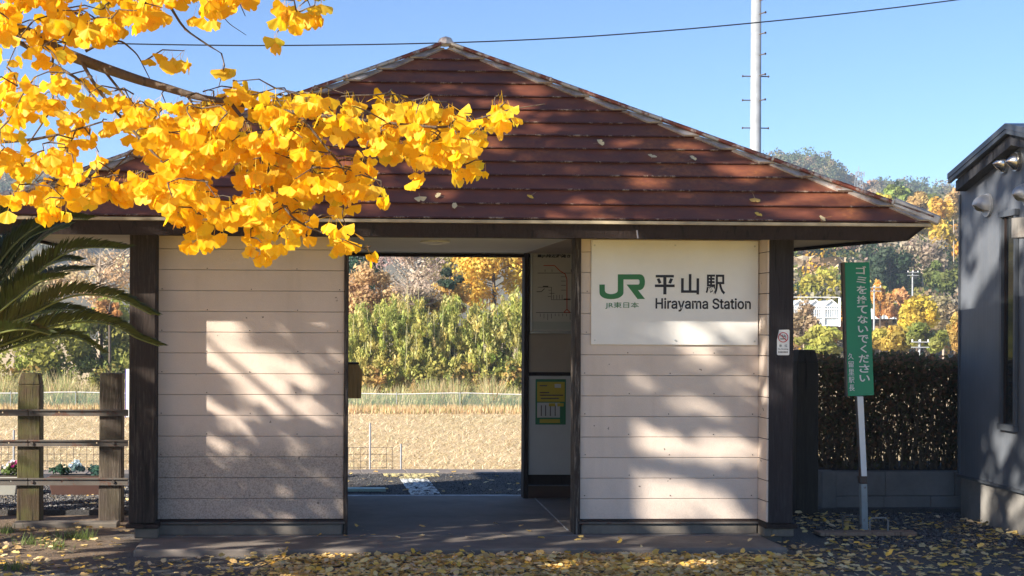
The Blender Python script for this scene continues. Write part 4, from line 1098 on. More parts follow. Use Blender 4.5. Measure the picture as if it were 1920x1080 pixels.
# base frame: crossed boards, loops and feet
zt0 = at(1622, 997, Yg).z
mb = MB(); a0 = at(1533, 996, Yg-.1); a1 = at(1714, 997, Yg-.1)
MB().box(a0.x, a1.x, Yg-.16, Yg-.02, zt0-.012, zt0+.018).build('base_plank', M['plank'], gs, .004)
MB().box(a0.x+.10, a1.x-.2, Yg+.0, Yg+.16, zt0-.028, zt0-.008).build('base_plank', M['rusty'], gs, .004)
MB().box(at(1596, 1000, Yg).x, at(1668, 1000, Yg).x, Yg-.13, Yg+.12, -.045, zt0-.03).build('concrete_weight', M['base'], gs, .012)
for px in (1540, 1575, 1703): 
    q = at(px, 1010, Yg-.08); MB().box(q.x-.03, q.x+.03, Yg-.12, Yg+.02, -.045, zt0-.022).build('foot', M['black_post'] if px != 1575 else M['white'], gs, .005)
def loop(a, b, yt, Y, mat):
    za = at(1600, yt, Y).z; X0, X1 = at(a, 980, Y).x, at(b, 980, Y).x
    MB().tube([(X0, Y, zt0-.01), (X0, Y, za-.02), (X0+.02, Y, za), (X1-.02, Y, za), (X1, Y, za-.02), (X1, Y, zt0-.01)], .007, 6).build('loop_handle', mat, gs)
loop(1580, 1611, 967, Yg+.05, M['rail']); loop(1631, 1665, 971, Yg-.08, M['tbase'])

# ------------------------------------------------------------------ slate building on the right
C0 = Vector((at(1797, 972, 12.0).x, 12.0, -.05)); ud = Vector((-.073, -1, 0)).normalized(); vd = Vector((1, -.073, 0)).normalized(); nw = -vd
TB = thing('outbuilding', tuple(C0), 'slate blue metal clad outbuilding at the right edge with low gable', 'building')
def tp(u, v, z): return C0 + ud*u + vd*v + Vector((0, 0, z-C0.z))
def wz(px, py, off=0):      # point on the gable wall plane offset outward
    p_ = onplane(px, py, C0 - vd*off, nw); return p_
def uof(px, off=0): return (wz(px, 600, off)-C0).dot(ud)
zs = wz(1797, 889).z; OVE = .14; UO = .20
upk = uof(1885, OVE); 
zeave = 0
tipz = onplane(1776, 326, C0-vd*OVE, nw); pkz = onplane(1884, 231, C0-vd*OVE, nw)
utip = (tipz-C0).dot(ud); upk = (pkz-C0).dot(ud)
slope = (pkz.z-tipz.z)/(upk-utip)
L = 2*upk - utip + (0 - utip)*-1
L = 2*upk
rz_ = lambda u: pkz.z - slope*abs(u-upk)
W = 3.2
MB().prism([tp(0, 0, zs), tp(L, 0, zs), tp(L, 0, rz_(L)-.1), tp(upk, 0, pkz.z-.1), tp(0, 0, rz_(0)-.1)], vd*W).build('wall', M['clad'], TB)
MB().prism([tp(.0, .02, -.1), tp(L, .02, -.1), tp(L, .02, zs-.02), tp(0, .02, zs-.02)], vd*(W-.04)).build('concrete_base', M['tbase'], TB)
MB().prism([tp(-.01, -.02, zs-.018), tp(L+.01, -.02, zs-.018), tp(L+.01, -.02, zs+.006), tp(-.01, -.02, zs+.006)], vd*.02).build('base_trim', M['clad_trim'], TB)
MB().prism([tp(0.0, -.012, zs+.007), tp(.025, -.012, zs+.007), tp(.025, -.012, rz_(0)-.16), tp(0, -.012, rz_(0)-.16)], vd*.012).build('corner_trim', M['clad_trim'], TB)
for s_, u0 in ((-1, utip), (1, 2*upk-utip)):
    a, b = tp(u0, -OVE, rz_(u0)), tp(upk, -OVE, pkz.z)
    th = Vector((0, 0, -.045))
    MB().hexa([a+th, b+th, b+th+vd*(W+OVE+.1), a+th+vd*(W+OVE+.1), a, b, b+vd*(W+OVE+.1), a+vd*(W+OVE+.1)]).build('roof_plane', M['troof'], TB)
    a2, b2 = a+vd*.006+Vector((0, 0, -.047)), b+vd*.006+Vector((0, 0, -.047)); uu = ud*(.04 if s_ < 0 else -.04)
    MB().hexa([a2+uu*0+Vector((0, 0, -.035)), b2+Vector((0, 0, -.035)), b2+vd*.03+Vector((0, 0, -.035)), a2+vd*.03+Vector((0, 0, -.035)), a2, b2, b2+vd*.03, a2+vd*.03]).build('verge_trim', M['clad_trim'], TB)
    a3 = tp(u0+(.06 if s_ < 0 else -.06), -OVE+.05, rz_(u0)+(.06*slope)-.084); b3 = tp(upk, -OVE+.05, pkz.z-.084); h3 = Vector((0, 0, -.09))
    MB().hexa([a3+h3, b3+h3, b3+h3+vd*.09, a3+h3+vd*.09, a3, b3, b3+vd*.09, a3+vd*.09]).build('rake_board', M['rake'], TB)
q = tp(upk, .3, pkz.z); MB().bar(q+Vector((0, 0, .04)), q+vd*2+Vector((0, 0, .04)), .22, .09).build('ridge_cap', M['rake'], TB, .02)
# window
w0, w1 = uof(1883), uof(1907); zt, zb = wz(1890, 407).z, wz(1890, 795).z
wn = MB().prism([tp(w0-.01, -.006, zb), tp(w0-.01, -.006, zt), tp(w1+.01, -.006, zt), tp(w1+.01, -.006, zb)], vd*.006).build('window', M['glass'], TB)
for a, b, c, d in ((w0-.03, w0+.005, zb, zt), (w1-.005, w1+.03, zb, zt)): MB().hexa([tp(a, -.03, c), tp(b, -.03, c), tp(b, -.0065, c), tp(a, -.0065, c), tp(a, -.03, d), tp(b, -.03, d), tp(b, -.0065, d), tp(a, -.0065, d)]).build('frame', M['clad_trim'], wn)
for c, d in ((zb-.05, zb-.001), (zt+.001, zt+.05)): MB().hexa([tp(w0-.04, -.04, c), tp(w1+.04, -.04, c), tp(w1+.04, -.0065, c), tp(w0-.04, -.0065, c), tp(w0-.04, -.04, d), tp(w1+.04, -.04, d), tp(w1+.04, -.0065, d), tp(w0-.04, -.0065, d)]).build('sill', M['clad_trim'], wn)
MB().hexa([tp(w0+.04, -.02, zb), tp(w0+.055, -.02, zb), tp(w0+.055, -.0065, zb), tp(w0+.04, -.0065, zb), tp(w0+.04, -.02, zt), tp(w0+.055, -.02, zt), tp(w0+.055, -.0065, zt), tp(w0+.04, -.0065, zt)]).build('sash_bar', M['dark'], wn)
# vents
def cone_vent(px, py, rad):
    p_ = wz(px, py, .02); o_ = -vd
    MB().tube([p_-o_*.02, p_+o_*.008], rad, 20).build('vent_flange', M['stainless'], TB, smooth=False)
    mb = MB(); mb.tube([p_+o_*.009, p_+o_*.022, p_+o_*.055, p_+o_*.078, p_+o_*.085], [rad*.88, rad*.86, rad*.45, rad*.15, .004], 20).build('vent_cone', M['stainless'], TB, smooth=True)
cone_vent(1881, 307, .078); cone_vent(1905, 303, .078)
def hood(px, py, rad):
    p_ = wz(px, py, .0); o_ = -vd
    MB().tube([p_+o_*.001, p_+o_*.02], rad, 20).build('hood_flange', M['hood'], TB)
    mb = MB(); n1, n2 = 14, 8; b0 = len(mb.v)
    # quarter dome opening downwards
    for j in range(n2+1):
        th = math.pi/2*j/n2
        for i in range(n1+1):
            ph = -.55+(math.pi+1.1)*(i/n1)
            y_ = math.cos(ph)*rad*.92; zz = math.sin(ph)*rad*.92
            k = math.cos(th); out = math.sin(th)*rad*1.12*(1-.35*max(0, -math.sin(ph)))
            v_ = p_ + ud*(y_*k) + Vector((0, 0, zz*k)) + o_*(out+.02); mb.v.append(tuple(v_))
    for j in range(n2):
        for i in range(n1): a = j*(n1+1)+i; mb.f.append((a, a+1, a+n1+2, a+n1+1))
    mb.build('vent_hood', M['hood'], TB, smooth=True)
    MB().tube([p_+o_*.012+Vector((0, 0, 0)), p_+o_*.014], rad*.8, 18).build('vent_mouth', M['ink'], TB)
hood(1853, 385, .098); hood(1930, 365, .098)
lp = thing('wall_lamp', tuple(wz(1915, 430, .12)), 'grey weathered cylinder lamp on the slate blue wall', 'lamp')
c_ = wz(1922, 427, .12); 
MB().tube([(c_.x, c_.y, wz(1922, 446, .12).z), (c_.x, c_.y, wz(1922, 409, .12).z)], .095, 24).build('lamp_shade', steel('weathered_shade', (.33, .31, .28), .2, .6, .3), lp, smooth=False)
MB().bar(Vector(c_), Vector(c_)+vd*.12, .03).build('bracket', M['clad_trim'], lp)

# ------------------------------------------------------------------ GINKGO
def leaf_variant(seed, n=13):
    r = random.Random(seed); pts = [(0, 0, 0)]
    half = math.radians(r.uniform(62, 84)); notch = r.uniform(.05, .42); rr = .037*r.uniform(.9, 1.1); c1 = r.uniform(-4.5, 4.5); c2 = r.uniform(-.15, .2); ph = r.uniform(0, 6)
    for i in range(n):
        t = -1+2*i/(n-1); a = t*half
        ra = rr*(1 + .05*math.sin(ph+i*1.9) - .10*abs(t)**3) * (1.12)
        if i == n//2: ra *= 1-notch
        x = math.sin(a)*ra*1.05; z = -math.cos(a)*ra - .004
        pts.append((x, c1*x*x + c2*z + .0016*math.sin(ph+i*1.3), z))
    tri = [(0, i, i+1) for i in range(1, n)]
    b = len(pts); L = r.uniform(.030, .055); bend = r.uniform(-.012, .012)
    pts += [(-.0008, 0, 0), (.0008, 0, 0), (bend+.0006, .003, L), (bend-.0006, .003, L)]
    tri += [(b, b+1, b+2), (b, b+2, b+3)]
    P = np.array(pts); P -= np.array([bend, .003, L])   # origin at the petiole's top
    return P, np.array(tri)
LV = [leaf_variant(i) for i in range(7)]
def rotm(dirs, spin):
    """matrices whose -Z axis maps to dirs, spun about it"""
    z = -dirs/np.linalg.norm(dirs, axis=1)[:, None]; ref = np.tile(np.array([0., 1., 0.]), (len(z), 1)); bad = np.abs(z[:, 1]) > .95; ref[bad] = (1, 0, 0)
    x = np.cross(ref, z); x /= np.linalg.norm(x, axis=1)[:, None]; y = np.cross(z, x)
    c, s_ = np.cos(spin)[:, None], np.sin(spin)[:, None]
    return np.stack([x*c+y*s_, -x*s_+y*c, z], 2)
def leafmesh(name, pos, R3, size, mat, parent=None, kind='stuff', pet=True):
    V = []; Fc = []; off = 0; var = NR.integers(0, len(LV), len(pos))
    for k, (P, T) in enumerate(LV):
        m = np.where(var == k)[0]
        if not len(m): continue
        PP = P if pet else P - P[0]
        W = np.einsum('nij,vj->nvi', R3[m], PP)*size[m][:, None, None] + pos[m][:, None, :]
        V.append(W.reshape(-1, 3)); Fc.append((T[None] + (np.arange(len(m))*len(P))[:, None, None] + off).reshape(-1, 3)); off += len(m)*len(P)
    return npmesh(name, np.concatenate(V), np.concatenate(Fc), mat, parent, None, kind)

GT = thing('ginkgo_tree', (-6.2, 6.2, -.05), 'yellow autumn ginkgo whose leafy branch hangs across the upper left', 'tree')
tk = MB(); tk.tube([(-6.2, 6.2, -.1), (-6.15, 6.2, .6), (-6.1, 6.25, 2.5), (-6.15, 6.2, 5), (-6.1, 6.2, 8), (-6.1, 6.2, 11)], [.34, .27, .23, .17, .09, .02], 14)
for i in range(26):
    a = R.uniform(0, 6.283); z0 = R.uniform(3.0, 9.0); l = R.uniform(1.6, 3.2)*(1-.05*(z0-3)); s0 = Vector((-6.1, 6.2, z0)); e = s0+Vector((math.cos(a)*l, math.sin(a)*l, R.uniform(.6, 1.8)))
    if e.x > -3 and z0 < 4: continue
    tk.tube([s0, s0.lerp(e, .5)+Vector((0, 0, -.1)), e], [.07, .045, .012], 6, False)
tk.build('trunk', M['bark'], GT, smooth=True)
YB0 = 5.0
nodes = []     # (Vector, radius)
br = MB()
def limb(pts, r0, r1, Ys, sub=6, reg=True, n=7):
    W = [at(a, b, y) for (a, b), y in zip(pts, Ys)]; P = []
    for i in range(len(W)-1):
        for k in range(sub): P.append(W[i].lerp(W[i+1], k/sub))
    P.append(W[-1])
    for i in range(2): P = [P[0]] + [(P[j-1]+P[j]*2+P[j+1])/4 for j in range(1, len(P)-1)] + [P[-1]]
    rad = [r0+(r1-r0)*i/(len(P)-1) for i in range(len(P))]
    br.tube(P, rad, n, True)
    if reg: nodes.extend(P)
    return P
s_ = Vector((-6.1, 6.2, 3.3)); e_ = at(-500, -110, 5.6); br.tube([s_, s_.lerp(e_, .5)+Vector((0, 0, .12)), e_], [.075, .055, .036], 8, False)
limb([(-500, -110), (-250, -40), (0, 44), (60, 66), (110, 96), (190, 126), (260, 150), (310, 164), (370, 182), (430, 191)], .031, .0095, [5.6, 5.3, 5.05, 5.02, 5, 4.98, 4.95, 4.92, 4.9, 4.88])
limb([(430, 191), (490, 203), (560, 212), (650, 222), (740, 232), (830, 240), (900, 222), (955, 205), (1022, 195)], .0092, .0014, [4.88, 4.86, 4.84, 4.8, 4.78, 4.74, 4.72, 4.7, 4.68])
limb([(-250, -40), (-120, 20), (0, 62), (45, 84), (95, 118), (150, 150), (190, 200)], .014, .003, [5.3, 5.2, 5.1, 5.1, 5.08, 5.05, 5.0])
limb([(-260, 230), (-100, 262), (0, 266), (60, 262), (120, 250), (192, 228)], .010, .003, [5.3, 5.2, 5.1, 5.08, 5.05, 5.0])
limb([(150, 110), (172, 150), (205, 195), (245, 240), (300, 300), (345, 350), (400, 385), (450, 400)], .007, .002, [4.98, 4.95, 4.92, 4.9, 4.87, 4.85, 4.82, 4.8])
limb([(160, 96), (190, 80), (228, 76), (258, 102), (282, 150)], .006, .0015, [5]*5)
limb([(430, 191), (470, 240), (500, 300), (510, 360), (550, 410), (585, 430), (640, 447), (690, 470)], .007, .0018, [4.88, 4.85, 4.8, 4.78, 4.76, 4.75, 4.74, 4.73])
limb([(560, 212), (600, 262), (640, 310), (660, 350), (640, 400), (655, 440)], .005, .0015, [4.84]*6)
limb([(740, 232), (780, 262), (830, 290), (870, 310), (905, 335)], .004, .0012, [4.78]*5)
limb([(100, 96), (96, 150), (100, 200), (60, 260), (30, 300), (110, 380)], .005, .0015, [5.05]*6)
limb([(190, 126), (250, 200), (262, 270), (200, 330), (160, 370)], .005, .0015, [5.0]*5)
limb([(-300, -260), (-80, -120), (120, -70), (300, -20), (345, 55), (415, 100)], .014, .0018, [5.2]*6)
limb([(120, -70), (260, -90), (420, -60), (460, 30)], .008, .0015, [5.1]*4)
limb([(345, 55), (390, 86), (416, 100)], .002, .001, [5.15]*3, reg=False)
limb([(405, 15), (430, 45), (462, 66)], .002, .001, [5.1]*3, reg=False)
limb([(-80, -120), (60, -30), (130, 20), (240, 60)], .008, .002, [5.15]*4)
limb([(260, -90), (480, -110), (560, -40), (585, 20)], .006, .0015, [5.0]*4)
POLY = [
 ([(235, 195), (330, 165), (440, 150), (500, 170), (600, 172), (700, 178), (790, 182), (870, 182), (945, 172), (950, 205), (900, 235), (885, 290), (840, 285), (760, 285), (735, 262), (690, 262), (690, 320), (640, 350), (640, 415), (560, 405), (480, 425), (450, 380), (370, 410), (315, 365), (290, 300)], 400, 3),
 ([(-60, 235), (60, 215), (150, 240), (230, 290), (300, 290), (305, 345), (200, 345), (120, 345), (60, 360), (-60, 340)], 1000, 2),
 ([(-60, 40), (90, 80), (230, 130), (290, 160), (250, 225), (150, 225), (60, 200), (-60, 200)], 1700, 2),
 ([(-80, -120), (470, -120), (455, -15), (390, 15), (330, 40), (250, 30), (160, 60), (60, 50), (-80, 20)], 720, 3),
 ([(480, -120), (600, -120), (600, 5), (560, 15), (500, 25)], 2000, 1),
]
def inpoly(x, y, P):
    c = False
    for i in range(len(P)):
        (x0, y0), (x1, y1) = P[i], P[i-1]
        if (y0 > y) != (y1 > y) and x < (x1-x0)*(y-y0)/(y1-y0)+x0: c = not c
    return c
spurs = []
for P, area, lay in POLY:
    xs = [p[0] for p in P]; ys = [p[1] for p in P]; A = 0
    for i in range(len(P)): A += P[i-1][0]*P[i][1]-P[i][0]*P[i-1][1]
    n = int(abs(A)/2/area); k = 0; got = []
    while len(got) < n and k < 20000:
        k += 1; x, y = R.uniform(min(xs), max(xs)), R.uniform(min(ys), max(ys))
        if not inpoly(x, y, P): continue
        if any((x-a)**2+(y-b)**2 < area*.16 for a, b in got): continue
        if math.sin(x*.031+y*.012)+math.sin(y*.047-x*.013+1)+R.uniform(-.6, .6) < -1.15: continue
        got.append((x, y))
    spurs += [(x, y, 4.9+R.uniform(-.32, .28)) for x, y in got]
for x, y in ((575, 395), (650, 425), (688, 460), (370, 430), (120, 372), (85, 375), (30, 360), (715, 350), (780, 325), (905, 300), (935, 175), (955, 205), (540, 420), (285, 345), (235, 345), (255, 325), (590, 10), (520, 60), (600, 0), (345, 95), (470, 445), (500, 440), (232, 330), (345, 440), (385, 425), (410, 415), (520, 440), (625, 440), (490, 455), (60, 345), (160, 350), (190, 330), (330, 395), (700, 335), (860, 300), (925, 215)):
    spurs.append((x, y, 4.75+R.uniform(-.05, .1)))
W = sorted([at(x, y, Yd) for x, y, Yd in spurs], key=lambda v: min((v-q).length for q in nodes))
pos = []; dirs = []
for v in W:
    q = min(nodes, key=lambda q: (v-q).length + (.12 if q.z < v.z-.02 else 0))
    d = (v-q).length; mid = q.lerp(v, .5)+Vector((R.uniform(-.02, .02), R.uniform(-.02, .02), d*.12))
    br.tube([q, mid, v], [.0032, .0024, .0016], 5, False); nodes.append(mid); nodes.append(v)
    sp = at(0, 0, v.y); nl = R.choice([3, 3, 4, 4, 5])
    pxx = 560+(v.x/v.y)*F
    if v.z < 2.0 or pxx > 890: nl = R.choice([2, 3, 3])
    for k in range(nl):
        a = R.uniform(0, 6.283); tl = abs(R.gauss(0, .42)); pos.append(tuple(v+Vector((R.uniform(-.012, .012), R.uniform(-.012, .012), R.uniform(-.012, .012)))))
        dirs.append((math.cos(a)*math.sin(tl), math.sin(a)*math.sin(tl), -math.cos(tl)))
    # leaves along the twig
    if d > .05:
        for k in range(int(d/.035)):
            f = R.random(); b_ = q.lerp(mid, f*2) if f < .5 else mid.lerp(v, f*2-1)
            a = R.uniform(0, 6.283); tl = abs(R.gauss(0, .6)); pos.append(tuple(b_)); dirs.append((math.cos(a)*math.sin(tl), math.sin(a)*math.sin(tl), -math.cos(tl)))
pos = np.array(pos); dirs = np.array(dirs); spin = NR.normal(.15, .75, len(pos)) ; size = NR.uniform(.66, 1.06, len(pos))
R3 = rotm(dirs, spin)
ppx = 560+pos[:, 0]/pos[:, 1]*F; ppy = 614-(pos[:, 2]-EYE)/pos[:, 1]*F
inv_ = (ppx > -10) & (ppx < 1000) & (ppy > -20)
order = np.argsort(np.where(inv_, pos[:, 1]-size*.4, 99))[:300]
rest = np.setdiff1d(np.arange(len(pos)), order)
br.build('branches', M['bark'], GT, smooth=True)
lvm = []
gof = np.array(wloc(GT))
for k, (P, T) in enumerate(LV):
    me = bpy.data.meshes.new('leaf'); me.from_pydata([tuple(p) for p in P], [], [tuple(int(i) for i in t) for t in T]); me.materials.append(M['ginkgo']); lvm.append(me)
for i in order:
    o = bpy.data.objects.new('leaf', lvm[R.randrange(len(lvm))]); COL.objects.link(o); o.parent = GT
    mt = Matrix([list(r_) for r_ in R3[i]]).to_4x4(); o.matrix_local = Matrix.Translation(Vector(pos[i]-gof)) @ mt @ Matrix.Diagonal((*([float(size[i])]*3), 1))
leafmesh('more_leaves', pos[rest], R3[rest], size[rest], M['ginkgo'], GT)
print('visible branch leaves', len(pos))
# the rest of the crown, out of the frame to the left, shades the forecourt
CR = dict(c=(-6.0, 6.2, 6.1), r=(4.0, 4.2, 4.7))
NR = np.random.default_rng(5)
V, C = cloud(CR['c'], CR['r'], 36000, .14, (.8, .5, .02), 260, lob=.15, elong=1.0, rin=.25, rout=.92)
# openings cut in the unseen crown to place sun patches on walls, roof, ground
e1 = Vector((0, 0, 1)).cross(sdir).normalized(); e2 = sdir.cross(e1).normalized(); E = np.array([tuple(e1), tuple(e2)])
GAPS = [((440, 665), D, .26), ((505, 735), D, .20), ((470, 700), D, .14), ((420, 780), D, .10), ((560, 700), D, .09), ((400, 840), D, .07), ((430, 600), D, .08), ((565, 835), D, .06),
        ((1150, 780), D, .20), ((1235, 830), D, .16), ((1290, 740), D, .20), ((1340, 690), D, .15), ((1180, 690), D, .08), ((1210, 930), D, .22), ((1330, 940), D, .20), ((1380, 850), D, .16), ((1385, 605), D, .11), ((1300, 630), D, .10), ((1430, 760), D-.1, .14),
        ((1560, 385), 10.3, .18), ((1420, 345), 10.5, .16), ((1330, 300), 10.7, .16), ((1240, 360), 10.4, .13), ((1480, 400), 10.1, .14), ((1170, 290), 10.7, .13), ((1060, 330), 10.5, .10), ((1000, 230), 11, .10), ((880, 260), 10.9, .10), ((1130, 390), 10.2, .10), ((1020, 190), 11.2, .10),
        ((1815, 560), 11.8, .26), ((1850, 470), 11.4, .26), ((1880, 620), 11.1, .20), ((1875, 830), 11.1, .18), ((1840, 940), 11.5, .14), ((1900, 960), 10.9, .16),
        ((60, 1010), 10.4, .35), ((170, 985), 10.7, .35), ((-40, 1040), 9.8, .4), ((960, 1000), 10.4, .10), ((420, 1015), 10.2, .12), ((1290, 1050), 9.5, .12), ((1060, 1052), 9.5, .10)]
LC = V.reshape(-1, 4, 3).mean(1) @ E.T; keepm = np.ones(len(LC), bool)
for (gx_, gy_), gY, gr in GAPS:
    g0 = E @ np.array(tuple(at(gx_, gy_, gY))); dd = LC-g0; an = np.arctan2(dd[:, 1], dd[:, 0]); ph_ = NR.uniform(0, 6.283, 3)
    rr_ = gr*.62*(1.12+.25*np.sin(2*an+ph_[0])+.22*np.sin(3*an+ph_[1])+.16*np.sin(7*an+ph_[2]))+.03
    keepm &= ~((np.hypot(dd[:, 0], dd[:, 1]) < rr_) & (NR.random(len(LC)) < .965))
V = V.reshape(-1, 4, 3)[keepm].reshape(-1, 3)
npmesh('crown', V, np.arange(len(V)).reshape(-1, 4), M['ginkgo'], GT, None, 'stuff')

# fallen ginkgo leaves
def litter(n, xf, yf, z, sz=(.55, 1.0), tilt=.30):
    x = xf(n); y = yf(n); zz = np.full(n, z)+NR.uniform(.002, .022, n)
    tl = np.abs(NR.normal(0, tilt, n)); a = NR.uniform(0, 6.283, n)
    nrm = np.stack([np.cos(a)*np.sin(tl), np.sin(a)*np.sin(tl), np.cos(tl)], 1)
    t = NR.normal(size=(n, 3)); d = np.cross(nrm, t); d /= np.linalg.norm(d, axis=1)[:, None]; e = np.cross(nrm, d)
    R3 = np.stack([e, nrm, -d], 2)     # local y (leaf normal) -> nrm
    return np.stack([x, y, zz], 1), R3, NR.uniform(*sz, n)
def clumpx(a, b, peaks, w):
    def f(n):
        m = NR.random(n) < .45; x = NR.uniform(a, b, n); p_ = np.array(peaks)[NR.integers(0, len(peaks), n)]
        return np.where(m, x, p_+NR.normal(0, w, n))
    return f
gX = lambda px, Y: at(px, 900, Y).x
Ls = [
 litter(6800, clumpx(gX(500, 9.5), gX(1500, 9.5), [gX(p_, 9.5) for p_ in (700, 950, 1150, 1350)], .45), lambda n: 8.8+1.18*NR.random(n)**.8, -.05),
 litter(800, lambda n: NR.uniform(gX(1480, 9.6), gX(2000, 9.6), n), lambda n: NR.uniform(8.8, 10.5, n), -.05),
 litter(420, lambda n: NR.uniform(gX(-40, 9.6), gX(560, 9.6), n), lambda n: NR.uniform(8.8, 9.9, n), -.05),
 litter(170, clumpx(gX(-40, 10.5), gX(235, 10.5), [gX(20, 10.5)], .25), lambda n: NR.uniform(9.9, 11.5, n), -.05),
 litter(360, clumpx(gX(1485, 11.5), gX(1800, 11.5), [gX(1540, 11.6), gX(1560, 11.8)], .16), lambda n: np.where(NR.random(n) < .25, NR.uniform(10.5, 11.1, n), NR.uniform(11.1, 12.2, n)), -.045),
 litter(130, lambda n: NR.uniform(gX(1780, 11), gX(1930, 11), n), lambda n: NR.uniform(10.5, 11.6, n), -.045),
 litter(26, lambda n: NR.uniform(gX(260, 10.2), gX(1480, 10.2), n), lambda n: NR.uniform(10.02, 10.7, n), .004, tilt=.25),
 litter(8, lambda n: NR.uniform(gX(660, 10.2), gX(1060, 10.2), n), lambda n: NR.uniform(10.7, 12.0, n), .006, tilt=.25),
 litter(70, lambda n: NR.uniform(gX(560, 14), gX(1060, 14), n), lambda n: NR.uniform(13.3, 15.4, n), .002, tilt=.25),
 litter(60, lambda n: NR.uniform(gX(-20, 13), gX(235, 13), n), lambda n: NR.uniform(12.2, 14, n), .002, tilt=.25),
]
o = leafmesh('leaf_litter', np.concatenate([l[0] for l in Ls]), np.concatenate([l[1] for l in Ls]), np.concatenate([l[2] for l in Ls]), M['fallen'], None)
tag(o, 'fallen yellow ginkgo leaves scattered thickly over the ground in front of the station', 'fallen leaves')
# leaves lying on the roof
nrm = (cor[1]-cor[0]).cross(apex-cor[0]).normalized()
if nrm.z < 0: nrm = -nrm
RL = [(1122, 268, 'rightmost pair'), (1222, 295, ''), (1297, 297, ''), (1415, 371, ''), (1420, 404, ''), (1547, 408, ''), (997, 366, ''), (858, 386, ''), (787, 368, ''), (825, 367, '')]
LB = ['small pale fallen leaf alone on the upper middle of the roof', 'yellow fallen leaf on the roof, left of the two in the middle right', 'curled yellow fallen leaf on the roof below the steel pole', 'small pale fallen leaf on the roof, second course above the eave',
      'large yellow fallen leaf on the lowest roof course above the corner post', 'pale fallen leaf on the lowest roof course nearest the right eave corner', 'tiny pale fallen leaf on the roof above the fare map', 'grey white fallen leaf on the lowest course under the branch tip',
      'pale fallen leaf with long stalk on the roof under the branch, left one', 'pale fallen leaf with long stalk on the roof under the branch, right one']
for (px, py, _), lb in zip(RL, LB):
    p_ = onplane(px, py, cor[0]+nrm*.035, nrm); P, T = LV[R.randrange(len(LV))]
    t_ = Vector((R.uniform(-1, 1), R.uniform(-1, 1), 0)); d = nrm.cross(t_).normalized(); e = nrm.cross(d)
    R_ = Matrix((e, (nrm+Vector((0, -.5, 0))).normalized(), -d)).transposed(); s1 = R.uniform(.8, 1.15)
    me = bpy.data.meshes.new('fallen_leaf'); me.from_pydata([tuple((R_ @ Vector(v-P[0]))*s1) for v in P], [], [tuple(int(i) for i in t) for t in T]); me.materials.append(M['rooflf'] if R.random() < .6 else M['fallen'])
    o = bpy.data.objects.new('fallen_leaf', me); COL.objects.link(o); o.location = p_; tag(o, lb, 'leaf', 'fallen leaves lying on the roof')

# gravel
def gravel(name, n, xf, yf, z, s0, s1, label, pal):
    B = np.array([(1, 0, 0), (-1, 0, 0), (0, 1, 0), (0, -1, 0), (0, 0, .8), (0, 0, -.8)], float); T = np.array([(0, 2, 4), (2, 1, 4), (1, 3, 4), (3, 0, 4), (2, 0, 5), (1, 2, 5), (3, 1, 5), (0, 3, 5)])
    P = np.stack([xf(n), yf(n), np.full(n, z)], 1); s = NR.uniform(s0, s1, n)
    V = B[None]*s[:, None, None]*NR.uniform(.6, 1.3, (n, 6, 1)); a = NR.uniform(0, 6.283, n); c, q = np.cos(a)[:, None], np.sin(a)[:, None]
    V = np.stack([V[:, :, 0]*c-V[:, :, 1]*q, V[:, :, 0]*q+V[:, :, 1]*c, V[:, :, 2]], 2)+P[:, None, :]
    Fc = (T[None]+(np.arange(n)*6)[:, None, None]).reshape(-1, 3); pc = np.array(pal)[NR.integers(0, len(pal), n)]
    o = npmesh(name, V.reshape(-1, 3), Fc, M['stone'], None, np.repeat(pc, 8, 0), 'stuff'); tag(o, label, 'gravel')
M['stone'] = m_leafcol('stone', .85, 0, .3)
GP = [(.06, .06, .065), (.11, .11, .115), (.18, .18, .18), (.04, .04, .045), (.14, .125, .11)]
gravel('gravel', 9000, lambda n: NR.uniform(gX(1480, 11.6), gX(1960, 11.3), n), lambda n: NR.uniform(10.3, 12.25, n), -.045, .006, .014, 'grey gravel around the foot of the green notice stand', GP)
gravel('gravel', 7000, lambda n: NR.uniform(gX(-30, 12.5), gX(245, 12.5), n), lambda n: NR.uniform(12.22, 14.6, n), 0, .006, .016, 'dark blue grey gravel behind the timber post fence', GP)
gravel('gravel', 2600, lambda n: NR.uniform(gX(-60, 9.4), gX(1990, 9.4), n), lambda n: NR.uniform(8.8, 10.4, n), -.05, .003, .008, 'loose grit on the dark forecourt in front of the step', GP)
gravel('gravel', 3600, lambda n: NR.uniform(gX(640, 14), gX(1000, 14), n), lambda n: NR.uniform(13.25, 15.2, n), 0, .003, .008, 'coarse dark grit of the platform seen through the doorway', GP)
# small grass tufts on the bare soil
xs = NR.normal(0, 1, 420); tuft = np.array([(gX(60, 10.6), 10.6), (gX(125, 10.9), 10.9), (gX(160, 10.9), 10.85), (gX(10, 11.2), 11.2), (gX(25, 9.5), 9.5), (gX(110, 10.4), 10.4)])
ti = NR.integers(0, len(tuft), 420); bx_ = tuft[ti, 0]+NR.normal(0, .05, 420); by_ = tuft[ti, 1]+NR.normal(0, .05, 420)
h = NR.uniform(.03, .10, 420); a = NR.uniform(0, 6.283, 420); b = np.stack([bx_, by_, np.full(420, -.05)], 1); s = np.stack([-np.sin(a), np.cos(a), a*0], 1)*.0035; tp_ = b+np.stack([np.cos(a)*h*.7, np.sin(a)*h*.7, h], 1)
o = npmesh('grass_tufts', np.stack([b-s, b+s, tp_], 1).reshape(-1, 3), np.arange(1260).reshape(-1, 3), M['grass'], None, np.tile(np.array([(.16, .22, .06)]), (420, 1)), 'stuff'); tag(o, 'small green grass tufts on the bare soil at the left', 'grass')

